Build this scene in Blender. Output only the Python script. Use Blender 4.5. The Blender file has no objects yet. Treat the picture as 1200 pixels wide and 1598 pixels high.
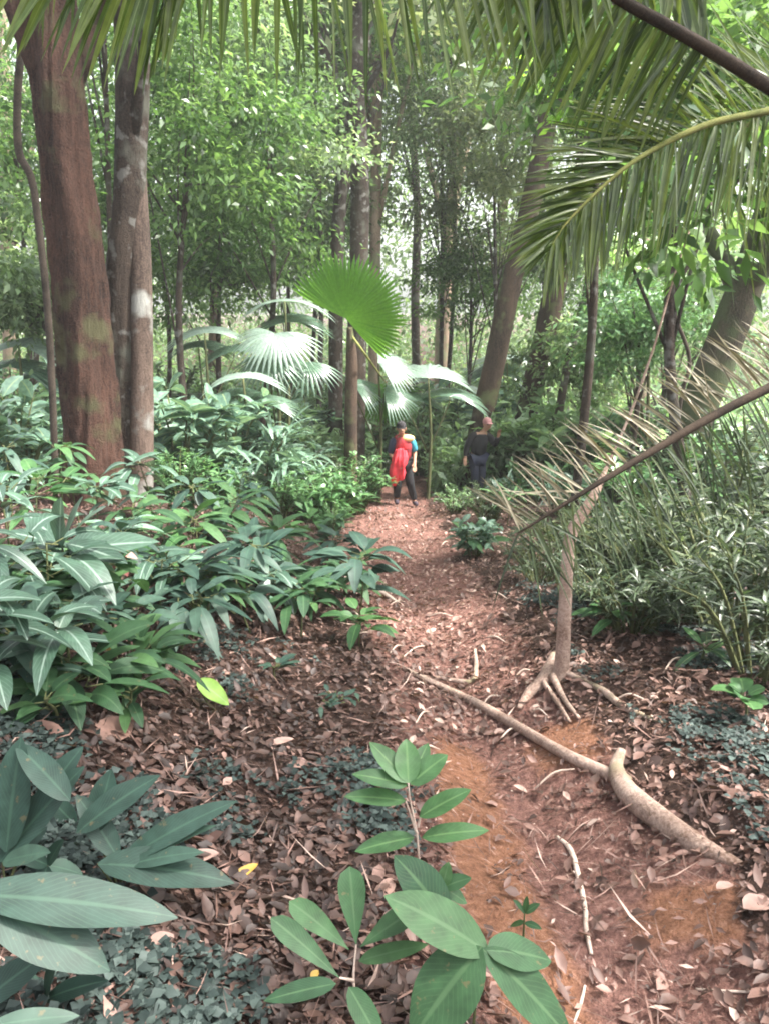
import bpy, math, random
import numpy as np
from mathutils import Vector

SC = bpy.context.scene
COL = SC.collection
PI = math.pi

# ------------------------------------------------------------------ camera
PITCH = math.radians(15.0)
FPX = 1200.0
CAMZ = 1.55
cd = bpy.data.cameras.new('camera')
cd.sensor_fit = 'VERTICAL'; cd.sensor_height = 36.0; cd.lens = 36.0*FPX/1598.0
cd.clip_start = 0.05; cd.clip_end = 1500
cam = bpy.data.objects.new('camera', cd); COL.objects.link(cam)
cam.location = (0, 0, CAMZ); cam.rotation_euler = (PI/2-PITCH, 0, 0)
SC.camera = cam

# ------------------------------------------------------------------ light
SUN_EL, SUN_AZ = math.radians(58), math.radians(98)      # azimuth from +Y towards +X
w = bpy.data.worlds.new('World'); SC.world = w; w.use_nodes = True
nt = w.node_tree; bg = nt.nodes['Background']
sky = nt.nodes.new('ShaderNodeTexSky'); sky.sky_type = 'NISHITA'; sky.sun_disc = False
sky.sun_elevation = SUN_EL; sky.sun_rotation = SUN_AZ; sky.air_density = 1.0; sky.dust_density = 6.0; sky.ozone_density = 0.6
hs = nt.nodes.new('ShaderNodeHueSaturation'); hs.inputs['Saturation'].default_value = 0.30; hs.inputs['Value'].default_value = 1.0
nt.links.new(sky.outputs[0], hs.inputs['Color']); nt.links.new(hs.outputs[0], bg.inputs[0])
bg.inputs[1].default_value = 0.15
sd = bpy.data.lights.new('sun', 'SUN'); sd.energy = 3.8; sd.angle = math.radians(4); sd.color = (1, .95, .87)
sun = bpy.data.objects.new('sun', sd); COL.objects.link(sun); sun.location = (0, 0, 30)
dv = Vector((math.sin(SUN_AZ)*math.cos(SUN_EL), math.cos(SUN_AZ)*math.cos(SUN_EL), math.sin(SUN_EL)))
sun.rotation_euler = (-dv).to_track_quat('-Z', 'Y').to_euler()
SC.view_settings.view_transform = 'Standard'; SC.view_settings.look = 'None'
SC.view_settings.exposure = 2.1; SC.view_settings.gamma = 1.0
SC.cycles.max_bounces = 6; SC.cycles.diffuse_bounces = 3; SC.cycles.glossy_bounces = 2
SC.cycles.transmission_bounces = 4; SC.cycles.transparent_max_bounces = 4; SC.cycles.volume_bounces = 0
SC.cycles.sample_clamp_indirect = 4.0
SC.cycles.filter_width = 1.9

# ------------------------------------------------------------------ numeric helpers
def rs(seed): return np.random.RandomState(seed)
def unit(a):
    a = np.asarray(a, float); return a/np.maximum(np.linalg.norm(a, axis=-1, keepdims=True), 1e-9)
def hsh(i, j, k=0):
    n = (i*374761393 + j*668265263 + k*2147483647 + 1013904223) & 0xffffffff
    n = ((n ^ (n >> 13))*1274126177) & 0xffffffff
    n = ((n ^ (n >> 16))*2246822519) & 0xffffffff
    return (n & 0xffffff)/float(0xffffff)
def vn2(x, y, k=0):
    x = np.asarray(x, float); y = np.asarray(y, float)
    i = np.floor(x).astype(np.int64); j = np.floor(y).astype(np.int64)
    u = x-i; v = y-j; u = u*u*(3-2*u); v = v*v*(3-2*v)
    return (hsh(i, j, k)*(1-u)+hsh(i+1, j, k)*u)*(1-v)+(hsh(i, j+1, k)*(1-u)+hsh(i+1, j+1, k)*u)*v
def fbm(x, y, k=0, o=4):
    s = 0; a = .5; t = 0
    for q in range(o):
        s = s+a*vn2(np.asarray(x)*2**q, np.asarray(y)*2**q, k+q*7); t += a; a *= .5
    return s/t
def ss(t):
    t = np.clip(t, 0, 1); return t*t*(3-2*t)

# ------------------------------------------------------------------ terrain
BY = np.array([-8, 0, 3, 8, 15, 20, 30, 45, 80, 400.])
BZ = np.array([1.0, 0, -.48, -1.28, -2.35, -2.75, -2.5, -1.9, -1.2, -1.0])
def base(y): return sum(np.interp(np.asarray(y)+d, BY, BZ) for d in (-1, -.5, 0, .5, 1))/5
def pc(y): return np.interp(y, [-4, 1.6, 2.4, 3.5, 5.3, 7.8, 11.4, 15.5, 22, 40], [.95, .68, .60, .58, .45, .3, .05, .15, .8, 2.5])
def pw(y): return np.interp(y, [-4, 1.6, 3.5, 5.3, 8, 12, 16, 30], [.6, .52, .5, .5, .62, .75, .6, .4])
def H(x, y):
    x = np.asarray(x, float); y = np.asarray(y, float)
    c = pc(y); z = base(y)
    z = z+.70*ss((c-x-.7)/2.4)*ss((26-y)/8)+.10*ss((x-c-.35)/.6)*ss((20-y)/8)
    z = z-.17*np.exp(-((x-c)/.38)**2)*ss((11-y)/4)
    near = np.exp(-np.abs(y)/25)
    z = z+(fbm(x*.5, y*.5, 3)-.5)*.35*ss((y-2)/4)+(fbm(x*2.3, y*2.3, 5)-.5)*.13*near+(fbm(x*9, y*9, 9)-.5)*.035*near
    return z
def at(px, py, y):
    """world point on the ray of photo pixel (px,py) at world distance y"""
    a = (px-600)/FPX; b = -(py-799)/FPX
    dy = math.cos(PITCH)+b*math.sin(PITCH); dz = -math.sin(PITCH)+b*math.cos(PITCH)
    return np.array([a*y/dy, y, CAMZ+dz*y/dy])
def hit(px, py, lift=0.0):
    ys = np.linspace(1.0, 60, 4000)
    a = (px-600)/FPX; b = -(py-799)/FPX
    dy = math.cos(PITCH)+b*math.sin(PITCH); dz = -math.sin(PITCH)+b*math.cos(PITCH)
    X = a*ys/dy; Z = CAMZ+dz*ys/dy; g = H(X, ys)+lift
    k = np.argmax(Z <= g)
    if Z[k] > g[k]: k = len(ys)-1
    return np.array([X[k], ys[k], g[k]])
def onground(p, lift=0.0): return np.array([p[0], p[1], float(H(p[0], p[1]))+lift])

# ------------------------------------------------------------------ mesh helpers
class MB:
    def __init__(s): s.V = []; s.F = []; s.C = []; s.n = 0
    def add(s, V, F, C=None):
        V = np.asarray(V, float).reshape(-1, 3); F = np.asarray(F, np.int64)
        if C is None: C = np.tile(np.array([.5, .5, .5, 1.]), (len(V), 1))
        s.V.append(V); s.F.append(F+s.n); s.C.append(np.asarray(C, float).reshape(-1, 4)); s.n += len(V)
        return s
    def mesh(s, name, mat, smooth=True):
        V = np.concatenate(s.V); F = np.concatenate(s.F); C = np.concatenate(s.C)
        me = bpy.data.meshes.new(name)
        me.vertices.add(len(V)); me.vertices.foreach_set('co', V.astype(np.float32).ravel())
        me.loops.add(F.size); me.loops.foreach_set('vertex_index', F.astype(np.int32).ravel())
        me.polygons.add(len(F)); me.polygons.foreach_set('loop_start', (np.arange(len(F))*F.shape[1]).astype(np.int32))
        me.polygons.foreach_set('use_smooth', np.full(len(F), smooth))
        me.update(calc_edges=True)
        at_ = me.attributes.new('lf', 'FLOAT_COLOR', 'POINT'); at_.data.foreach_set('color', C.astype(np.float32).ravel())
        me.materials.append(mat); me.validate()
        return me
def link(name, me, parent=None, loc=None):
    o = bpy.data.objects.new(name, me); COL.objects.link(o)
    if parent is not None: o.parent = parent
    if loc is not None: o.location = Vector(loc)
    return o
def tag(o, label, cat, group=None, kind=None):
    o['label'] = label; o['category'] = cat
    if group: o['group'] = group
    if kind: o['kind'] = kind
    return o
def thing(name, label, cat, loc, group=None, rz=0):
    o = bpy.data.objects.new(name, None); COL.objects.link(o)
    o.location = Vector(loc); o.rotation_euler = (0, 0, rz); o.empty_display_size = .1
    return tag(o, label, cat, group)
def dup(root, loc, rz, sc, label, group=None):
    r = root.copy(); COL.objects.link(r); r.location = Vector(loc); r.rotation_euler = (0, 0, rz)
    r.scale = (sc, sc, sc); r['label'] = label
    if group: r['group'] = group
    for ch in list(root.children):
        c = ch.copy(); COL.objects.link(c); c.parent = r
    return r

def spline(pts, n):
    """Catmull-Rom through pts (k,d) -> (n,d)"""
    P = np.asarray(pts, float); k = len(P)
    if k == 2: t = np.linspace(0, 1, n)[:, None]; return P[0]*(1-t)+P[1]*t
    Q = np.vstack([2*P[0]-P[1], P, 2*P[-1]-P[-2]])
    t = np.linspace(0, k-1-1e-6, n); i = t.astype(int); u = (t-i)[:, None]
    a, b, c, d = Q[i], Q[i+1], Q[i+2], Q[i+3]
    return .5*((2*b)+(-a+c)*u+(2*a-5*b+4*c-d)*u*u+(-a+3*b-3*c+d)*u**3)
def tube(mb, pts, rad, n=20, sides=8, rough=0.0, freq=3.0, seed=0, tint=.5, cap=True, ridges=0):
    """pts (k,3), rad (k,) -> smooth tapered tube with bark relief"""
    Q = spline(np.column_stack([np.asarray(pts, float), np.asarray(rad, float)]), n)
    P = Q[:, :3]; R = np.maximum(Q[:, 3], 1e-4)
    T = unit(np.gradient(P, axis=0))
    ref = np.array([0, 0, 1.]) if abs(T[0][2]) < .8 else np.array([1., 0, 0])
    A = np.zeros_like(P); a = unit(np.cross(T[0], ref))
    for i in range(n):
        a = unit(a-T[i]*np.dot(a, T[i])); A[i] = a
    B = np.cross(T, A)
    th = np.linspace(0, 2*PI, sides, endpoint=False)
    s = np.concatenate([[0], np.cumsum(np.linalg.norm(np.diff(P, axis=0), axis=1))])
    rr = R[:, None]*np.ones((1, sides))
    if rough > 0:
        cx = np.cos(th)[None, :]*1.7; sx = np.sin(th)[None, :]*1.7; sz = s[:, None]
        nn = fbm(cx*freq*.5+7+seed, sx*freq*.5+sz*freq*.35, seed)+.5*fbm(cx*freq*1.6+3, sx*freq*1.6+sz*freq*.9, seed+31)-.75
        if ridges: nn = nn+.25*np.sin(th*ridges+fbm(sz*.8+0*th, sz*.3+0*th, seed)*6)[None, :].reshape(nn.shape if False else (n, sides)) if False else nn+.22*np.sin(th[None, :]*ridges+fbm(sz*.8, sz*.3, seed)*7)
        rr = rr*(1+rough*nn)
    V = P[:, None]+A[:, None]*(np.cos(th)[None, :, None]*rr[..., None])+B[:, None]*(np.sin(th)[None, :, None]*rr[..., None])
    V = V.reshape(-1, 3)
    i, j = np.meshgrid(np.arange(n-1), np.arange(sides), indexing='ij'); j2 = (j+1) % sides
    F = np.stack([i*sides+j, i*sides+j2, (i+1)*sides+j2, (i+1)*sides+j], -1).reshape(-1, 4)
    C = np.zeros((n*sides, 4)); C[:, 0] = tint; C[:, 1] = .5; C[:, 2] = np.repeat(s/max(s[-1], 1e-6), sides); C[:, 3] = 1
    if cap:
        V = np.vstack([V, P[-1], P[0]]); C = np.vstack([C, C[-1], C[0]])
        k = n*sides; jj = np.arange(0, sides, 2); L0 = (n-1)*sides
        F = np.vstack([F, np.stack([L0+jj, L0+(jj+1) % sides, L0+(jj+2) % sides, np.full_like(jj, k)], -1),
                       np.stack([(jj+2) % sides, (jj+1) % sides, jj, np.full_like(jj, k+1)], -1)])
    mb.add(V, F, C); return P

PROF = {
 'ovate': (.65, .85), 'lance': (.8, .9), 'blade': (.25, .75), 'obov': (1.25, .55), 'round': (.5, .5), 'strap': (.15, .35), 'fan': (1.6, .45)}
def prof(kind, t):
    a, b = PROF[kind]; tm = a/(a+b); mx = tm**a*(1-tm)**b
    return np.maximum(t, 0)**a*np.maximum(1-t, 0)**b/mx+.03
def leaves(mb, P, D, N, L, W, tint, segs=3, curl=.2, fold=.25, kind='ovate', wav=0.0, seed=0):
    P = np.atleast_2d(P).astype(float); n = len(P)
    D = unit(np.broadcast_to(D, (n, 3))); N = np.broadcast_to(N, (n, 3))
    L = np.broadcast_to(L, (n,)); W = np.broadcast_to(W, (n,)); tint = np.broadcast_to(tint, (n,)); curl = np.broadcast_to(curl, (n,))
    S = unit(np.cross(D, N)); M = np.cross(S, D)
    t = np.linspace(0, 1, segs+1); wd = prof(kind, t)
    c = P[:, None]+D[:, None]*(L[:, None]*t)[..., None]
    c[..., 2] -= (curl*L)[:, None]*t[None, :]**2
    # keep the blade's own length when it droops
    hw = (W[:, None]*.5)*wd[None, :]
    r = rs(seed)
    ph = r.rand(n)*6.3
    V = np.zeros((n, segs+1, 3, 3))
    V[:, :, 1] = c
    for q, sg in ((0, -1), (2, 1)):
        wv = wav*W[:, None]*np.sin(t[None, :]*14+ph[:, None]+sg) if wav else 0*hw
        V[:, :, q] = c+S[:, None]*(sg*hw)[..., None]+M[:, None]*(fold*hw+wv)[..., None]
    b = (np.arange(n)*(segs+1)*3)[:, None, None]; i = (np.arange(segs)*3)[None, :, None]
    f0 = np.stack([b+i, b+i+1, b+i+4, b+i+3], -1).reshape(-1, 4)
    f1 = np.stack([b+i+1, b+i+2, b+i+5, b+i+4], -1).reshape(-1, 4)
    C = np.ones((n, segs+1, 3, 4)); C[..., 0] = tint[:, None, None]; C[..., 1] = np.array([0, .5, 1.])[None, None]
    C[..., 2] = t[None, :, None]
    mb.add(V.reshape(-1, 3), np.vstack([f0, f1]), C.reshape(-1, 4))
def diamonds(mb, P, D, N, L, W, tint):
    n = len(P); S = unit(np.cross(D, N)); L = np.broadcast_to(L, (n,))[:, None]; W = np.broadcast_to(W, (n,))[:, None]
    M = np.cross(S, D)
    V = np.stack([P, P+D*L*.45+S*W*.5+M*W*.12, P+D*L-M*L*.12, P+D*L*.45-S*W*.5+M*W*.12], 1).reshape(-1, 3)
    F = np.arange(n*4).reshape(-1, 4)
    C = np.ones((n, 4, 4)); C[..., 0] = np.broadcast_to(tint, (n,))[:, None]; C[..., 1] = np.array([.5, 1, .5, 0])[None]; C[..., 2] = np.array([0, .5, 1, .5])[None]
    mb.add(V, F, C.reshape(-1, 4))

# ------------------------------------------------------------------ materials
def newmat(name):
    m = bpy.data.materials.new(name); m.use_nodes = True; t = m.node_tree; t.nodes.clear(); return m, t
def nd(t, k, **kw):
    n = t.nodes.new(k)
    for a, v in kw.items(): setattr(n, a, v)
    return n
def ramp(t, stops, fac):
    r = nd(t, 'ShaderNodeValToRGB'); e = r.color_ramp.elements
    while len(e) < len(stops): e.new(.5)
    for q, (p, c) in enumerate(stops): e[q].position = p; e[q].color = (*c, 1)
    if fac is not None: t.links.new(fac, r.inputs[0])
    return r
def leafmat(name, stops, rough=.4, trans=.3, rib=0.0, vein=0.0, ribcol=(.35, .42, .2), tcol=1.6, spec=.5, blotch=.25, vk=60, spots=0.0):
    m, t = newmat(name); L = t.links.new
    out = nd(t, 'ShaderNodeOutputMaterial'); a = nd(t, 'ShaderNodeAttribute', attribute_name='lf')
    sp = nd(t, 'ShaderNodeSeparateColor'); L(a.outputs['Color'], sp.inputs[0])
    r = ramp(t, stops, sp.outputs[0]); col = r.outputs[0]
    tc = nd(t, 'ShaderNodeTexCoord')
    if blotch:
        nz = nd(t, 'ShaderNodeTexNoise'); nz.inputs['Scale'].default_value = 22; nz.inputs['Detail'].default_value = 6; L(tc.outputs['Object'], nz.inputs[0])
        mr = nd(t, 'ShaderNodeMapRange'); mr.inputs[1].default_value = .3; mr.inputs[2].default_value = .7; mr.inputs[3].default_value = 1-blotch; mr.inputs[4].default_value = 1+blotch
        L(nz.outputs[0], mr.inputs[0])
        mx = nd(t, 'ShaderNodeVectorMath', operation='SCALE'); L(col, mx.inputs[0]); L(mr.outputs[0], mx.inputs['Scale']); col = mx.outputs[0]
    if spots:
        n2 = nd(t, 'ShaderNodeTexNoise'); n2.inputs['Scale'].default_value = 38; n2.inputs['Detail'].default_value = 3; L(tc.outputs['Object'], n2.inputs[0])
        m2 = nd(t, 'ShaderNodeMapRange'); m2.inputs[1].default_value = .66; m2.inputs[2].default_value = .72; m2.inputs[4].default_value = spots; L(n2.outputs[0], m2.inputs[0])
        x2 = nd(t, 'ShaderNodeMix', data_type='RGBA'); L(m2.outputs[0], x2.inputs[0]); L(col, x2.inputs[6]); x2.inputs[7].default_value = (.13, .10, .05, 1); col = x2.outputs[2]
    bsd = nd(t, 'ShaderNodeBsdfPrincipled'); bsd.inputs['Roughness'].default_value = rough
    bsd.inputs['Specular IOR Level'].default_value = spec
    if rib or vein:
        ab = nd(t, 'ShaderNodeMath', operation='SUBTRACT'); L(sp.outputs[1], ab.inputs[0]); ab.inputs[1].default_value = .5
        ab2 = nd(t, 'ShaderNodeMath', operation='ABSOLUTE'); L(ab.outputs[0], ab2.inputs[0])
        lt = nd(t, 'ShaderNodeMapRange'); lt.inputs[1].default_value = .025; lt.inputs[2].default_value = .06; lt.inputs[3].default_value = 1; lt.inputs[4].default_value = 0
        L(ab2.outputs[0], lt.inputs[0])
        ma = nd(t, 'ShaderNodeMath', operation='MULTIPLY_ADD'); L(ab2.outputs[0], ma.inputs[0]); ma.inputs[1].default_value = -vk*.6; 
        mb_ = nd(t, 'ShaderNodeMath', operation='MULTIPLY'); L(sp.outputs[2], mb_.inputs[0]); mb_.inputs[1].default_value = vk
        L(mb_.outputs[0], ma.inputs[2])
        sn = nd(t, 'ShaderNodeMath', operation='SINE'); L(ma.outputs[0], sn.inputs[0])
        pw_ = nd(t, 'ShaderNodeMapRange'); pw_.inputs[1].default_value = .6; pw_.inputs[2].default_value = 1.; pw_.inputs[3].default_value = 0; pw_.inputs[4].default_value = vein
        L(sn.outputs[0], pw_.inputs[0])
        rr = nd(t, 'ShaderNodeMath', operation='MULTIPLY'); L(lt.outputs[0], rr.inputs[0]); rr.inputs[1].default_value = rib
        mm = nd(t, 'ShaderNodeMath', operation='MAXIMUM'); L(rr.outputs[0], mm.inputs[0]); L(pw_.outputs[0], mm.inputs[1])
        mix = nd(t, 'ShaderNodeMix', data_type='RGBA'); L(mm.outputs[0], mix.inputs[0]); L(col, mix.inputs[6]); mix.inputs[7].default_value = (*ribcol, 1); col = mix.outputs[2]
        bp = nd(t, 'ShaderNodeBump'); bp.inputs['Strength'].default_value = .25; bp.inputs['Distance'].default_value = .004; L(nz.outputs[0] if blotch else sn.outputs[0], bp.inputs['Height']); L(bp.outputs[0], bsd.inputs['Normal'])
    L(col, bsd.inputs['Base Color'])
    if trans > 0:
        tr = nd(t, 'ShaderNodeBsdfTranslucent'); sc = nd(t, 'ShaderNodeVectorMath', operation='MULTIPLY'); L(col, sc.inputs[0]); sc.inputs[1].default_value = (tcol*1.05, tcol*1.08, tcol*.68)
        L(sc.outputs[0], tr.inputs[0])
        ms = nd(t, 'ShaderNodeMixShader'); ms.inputs[0].default_value = trans; L(bsd.outputs[0], ms.inputs[1]); L(tr.outputs[0], ms.inputs[2]); L(ms.outputs[0], out.inputs[0])
    else: L(bsd.outputs[0], out.inputs[0])
    return m
def barkmat(name, dark, light, moss=None, mossamt=.3, scale=6, stretch=.18, rough=.9, bump=.6, patch=None):
    m, t = newmat(name); L = t.links.new
    out = nd(t, 'ShaderNodeOutputMaterial'); tc = nd(t, 'ShaderNodeTexCoord'); mp = nd(t, 'ShaderNodeMapping'); mp.inputs['Scale'].default_value = (1, 1, stretch)
    L(tc.outputs['Object'], mp.inputs[0])
    n1 = nd(t, 'ShaderNodeTexNoise'); n1.inputs['Scale'].default_value = scale*5; n1.inputs['Detail'].default_value = 10; n1.inputs['Roughness'].default_value = .8; n1.inputs['Distortion'].default_value = .6; L(mp.outputs[0], n1.inputs[0])
    n2 = nd(t, 'ShaderNodeTexNoise'); n2.inputs['Scale'].default_value = scale*.5; n2.inputs['Detail'].default_value = 5; L(mp.outputs[0], n2.inputs[0])
    ad = nd(t, 'ShaderNodeMath', operation='MULTIPLY_ADD'); L(n2.outputs[0], ad.inputs[0]); ad.inputs[1].default_value = .8; 
    sb = nd(t, 'ShaderNodeMath', operation='MULTIPLY'); L(n1.outputs[0], sb.inputs[0]); sb.inputs[1].default_value = .9; L(sb.outputs[0], ad.inputs[2])
    fl = nd(t, 'ShaderNodeTexNoise'); fl.inputs['Scale'].default_value = scale*9; fl.inputs['Detail'].default_value = 6; L(tc.outputs['Object'], fl.inputs[0])
    fm = nd(t, 'ShaderNodeMath', operation='MULTIPLY_ADD'); L(fl.outputs[0], fm.inputs[0]); fm.inputs[1].default_value = .45; fm.inputs[2].default_value = -.22
    ad0 = ad; ad = nd(t, 'ShaderNodeMath', operation='ADD'); L(ad0.outputs[0], ad.inputs[0]); L(fm.outputs[0], ad.inputs[1])
    r = ramp(t, [(.62, dark), (.82, tuple((a+b)/2 for a, b in zip(dark, light))), (1.0, light)], ad.outputs[0]); col = r.outputs[0]
    if moss:
        n3 = nd(t, 'ShaderNodeTexNoise'); n3.inputs['Scale'].default_value = scale*.45; n3.inputs['Detail'].default_value = 6; L(tc.outputs['Object'], n3.inputs[0])
        mr = nd(t, 'ShaderNodeMapRange'); mr.inputs[1].default_value = .62-mossamt*.4; mr.inputs[2].default_value = .72-mossamt*.3; L(n3.outputs[0], mr.inputs[0])
        mix = nd(t, 'ShaderNodeMix', data_type='RGBA'); L(mr.outputs[0], mix.inputs[0]); L(col, mix.inputs[6]); mix.inputs[7].default_value = (*moss, 1); col = mix.outputs[2]
    if patch:
        n4 = nd(t, 'ShaderNodeTexNoise'); n4.inputs['Scale'].default_value = scale*.8; n4.inputs['Detail'].default_value = 3; L(tc.outputs['Object'], n4.inputs[0])
        mr = nd(t, 'ShaderNodeMapRange'); mr.inputs[1].default_value = .58; mr.inputs[2].default_value = .66; L(n4.outputs[0], mr.inputs[0])
        mix = nd(t, 'ShaderNodeMix', data_type='RGBA'); L(mr.outputs[0], mix.inputs[0]); L(col, mix.inputs[6]); mix.inputs[7].default_value = (*patch, 1); col = mix.outputs[2]
    b = nd(t, 'ShaderNodeBsdfPrincipled'); b.inputs['Roughness'].default_value = rough; b.inputs['Specular IOR Level'].default_value = .25; L(col, b.inputs['Base Color'])
    bp = nd(t, 'ShaderNodeBump'); bp.inputs['Strength'].default_value = bump; bp.inputs['Distance'].default_value = .03; L(ad.outputs[0], bp.inputs['Height']); L(bp.outputs[0], b.inputs['Normal'])
    L(b.outputs[0], out.inputs[0]); return m
def clothmat(name, c, rough=.85, c2=None, scale=9, sheen=.2):
    m, t = newmat(name); L = t.links.new; out = nd(t, 'ShaderNodeOutputMaterial'); tc = nd(t, 'ShaderNodeTexCoord')
    n1 = nd(t, 'ShaderNodeTexNoise'); n1.inputs['Scale'].default_value = scale; n1.inputs['Detail'].default_value = 5; L(tc.outputs['Object'], n1.inputs[0])
    r = ramp(t, [(.35, c), (.65, c2 or tuple(min(1, v*1.35) for v in c))], n1.outputs[0])
    b = nd(t, 'ShaderNodeBsdfPrincipled'); b.inputs['Roughness'].default_value = rough; L(r.outputs[0], b.inputs['Base Color'])
    bp = nd(t, 'ShaderNodeBump'); bp.inputs['Strength'].default_value = .5; bp.inputs['Distance'].default_value = .02; L(n1.outputs[0], bp.inputs['Height']); L(bp.outputs[0], b.inputs['Normal'])
    L(b.outputs[0], out.inputs[0]); return m
def soilmat(name):
    m, t = newmat(name); L = t.links.new; out = nd(t, 'ShaderNodeOutputMaterial'); tc = nd(t, 'ShaderNodeTexCoord')
    a = nd(t, 'ShaderNodeAttribute', attribute_name='lf'); sp = nd(t, 'ShaderNodeSeparateColor'); L(a.outputs['Color'], sp.inputs[0])
    def nz(s, d=6, r=.6):
        n = nd(t, 'ShaderNodeTexNoise'); n.inputs['Scale'].default_value = s; n.inputs['Detail'].default_value = d; n.inputs['Roughness'].default_value = r; L(tc.outputs['Object'], n.inputs[0]); return n.outputs[0]
    a1 = nz(5); a2 = nz(28, 6, .7); a3 = nz(90, 4, .7)
    dark = ramp(t, [(.35, (.035, .022, .018)), (.55, (.09, .052, .04)), (.72, (.17, .10, .075))], a2)
    org = ramp(t, [(.3, (.17, .08, .05)), (.5, (.33, .155, .09)), (.68, (.46, .24, .16))], a2)
    pur = ramp(t, [(.35, (.13, .065, .055)), (.55, (.30, .155, .125)), (.7, (.46, .27, .22))], a2)
    # orange clay <-> purple brown soil, by the 'bare' attribute (G) plus noise
    s1 = nd(t, 'ShaderNodeMath', operation='ADD'); L(sp.outputs[1], s1.inputs[0]); L(a1, s1.inputs[1])
    m1 = nd(t, 'ShaderNodeMapRange'); m1.inputs[1].default_value = .75; m1.inputs[2].default_value = 1.1; L(s1.outputs[0], m1.inputs[0])
    x1 = nd(t, 'ShaderNodeMix', data_type='RGBA'); L(m1.outputs[0], x1.inputs[0]); L(pur.outputs[0], x1.inputs[6]); L(org.outputs[0], x1.inputs[7])
    s2 = nd(t, 'ShaderNodeMath', operation='ADD'); L(sp.outputs[0], s2.inputs[0]); L(a2, s2.inputs[1])
    m2 = nd(t, 'ShaderNodeMapRange'); m2.inputs[1].default_value = .8; m2.inputs[2].default_value = 1.15; L(s2.outputs[0], m2.inputs[0])
    x2 = nd(t, 'ShaderNodeMix', data_type='RGBA'); L(m2.outputs[0], x2.inputs[0]); L(dark.outputs[0], x2.inputs[6]); L(x1.outputs[2], x2.inputs[7])
    b = nd(t, 'ShaderNodeBsdfPrincipled'); b.inputs['Roughness'].default_value = .9; b.inputs['Specular IOR Level'].default_value = .2; L(x2.outputs[2], b.inputs['Base Color'])
    ad = nd(t, 'ShaderNodeMath', operation='ADD'); L(a2, ad.inputs[0]); L(a3, ad.inputs[1])
    bp = nd(t, 'ShaderNodeBump'); bp.inputs['Strength'].default_value = 1.0; bp.inputs['Distance'].default_value = .04; L(ad.outputs[0], bp.inputs['Height']); L(bp.outputs[0], b.inputs['Normal'])
    L(b.outputs[0], out.inputs[0]); return m

M = {}
M['soil'] = soilmat('soil')
M['litter'] = leafmat('dry leaves', [(0, (.03, .018, .015)), (.25, (.085, .048, .038)), (.5, (.17, .095, .075)), (.75, (.31, .185, .15)), (1, (.50, .37, .31))], rough=.55, trans=.12, tcol=1.2, blotch=.3)
M['cover'] = leafmat('creeping cover', [(0, (.012, .02, .018)), (.5, (.028, .042, .038)), (1, (.07, .095, .085))], rough=.6, trans=.1, spec=.25)
M['bgpale'] = leafmat('pale canopy leaves', [(0, (.035, .065, .03)), (.5, (.12, .19, .09)), (1, (.36, .45, .29))], rough=.26, trans=.42, blotch=0, tcol=1.7)
M['bggreen'] = leafmat('green canopy leaves', [(0, (.025, .055, .02)), (.5, (.07, .14, .045)), (1, (.19, .30, .11))], rough=.26, trans=.4, blotch=0, tcol=1.6)
M['bgolive'] = leafmat('olive canopy leaves', [(0, (.06, .08, .04)), (.5, (.15, .20, .10)), (1, (.34, .36, .22))], rough=.4, trans=.4, blotch=0, tcol=1.7)
M['shrub'] = leafmat('shrub leaves', [(0, (.03, .075, .035)), (.5, (.075, .17, .07)), (1, (.16, .30, .12))], rough=.28, trans=.28, rib=.5)
M['shrubblue'] = leafmat('glossy blue green leaves', [(0, (.05, .10, .07)), (.5, (.11, .19, .14)), (1, (.2, .31, .24))], rough=.24, trans=.25, rib=.5, spec=.7)
M['paleshrub'] = leafmat('pale understory leaves', [(0, (.07, .13, .07)), (.5, (.14, .23, .12)), (1, (.26, .37, .22))], rough=.25, trans=.42, rib=.3, spec=.7, tcol=1.7)
M['darkshrub'] = leafmat('dark olive leaves', [(0, (.012, .024, .013)), (.5, (.032, .055, .028)), (1, (.09, .12, .065))], rough=.4, trans=.25, rib=.3)
M['fore'] = leafmat('broad blade', [(0, (.018, .05, .024)), (.5, (.034, .085, .034)), (1, (.06, .13, .045))], rough=.58, spec=.3, trans=.2, rib=.6, vein=.22, ribcol=(.08, .15, .07), vk=95, spots=.6)
M['foredark'] = leafmat('dark broad blade', [(0, (.014, .035, .026)), (.5, (.026, .055, .042)), (1, (.045, .085, .06))], rough=.52, spec=.3, trans=.12, rib=.5, vein=.22, ribcol=(.06, .12, .08), vk=110, spots=.6)
M['forebright'] = leafmat('young leaf', [(0, (.022, .07, .022)), (.5, (.038, .105, .034)), (1, (.07, .16, .05))], rough=.5, trans=.25, rib=.6, vein=.1, ribcol=(.13, .24, .09), vk=55)
M['stripe'] = leafmat('silver ribbed blade', [(0, (.022, .055, .036)), (.5, (.042, .09, .058)), (1, (.08, .15, .10))], rough=.42, trans=.15, rib=.9, vein=.2, ribcol=(.24, .32, .27), vk=60, spec=.7)
M['lime'] = leafmat('lime leaf', [(0, (.16, .32, .04)), (.5, (.25, .45, .06)), (1, (.4, .6, .1))], rough=.4, trans=.4, rib=.4)
M['frond'] = leafmat('palm leaflets', [(0, (.03, .055, .012)), (.5, (.07, .11, .022)), (1, (.15, .19, .05))], rough=.3, trans=.45, rib=.3, tcol=1.7, spec=.6)
M['deadfrond'] = leafmat('withered leaflets', [(0, (.06, .05, .03)), (.5, (.19, .16, .10)), (1, (.48, .42, .32))], rough=.5, trans=.2, rib=.3)
M['olivefrond'] = leafmat('olive leaflets', [(0, (.016, .03, .014)), (.5, (.042, .068, .03)), (1, (.12, .145, .07))], rough=.4, trans=.3, rib=.3)
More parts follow.
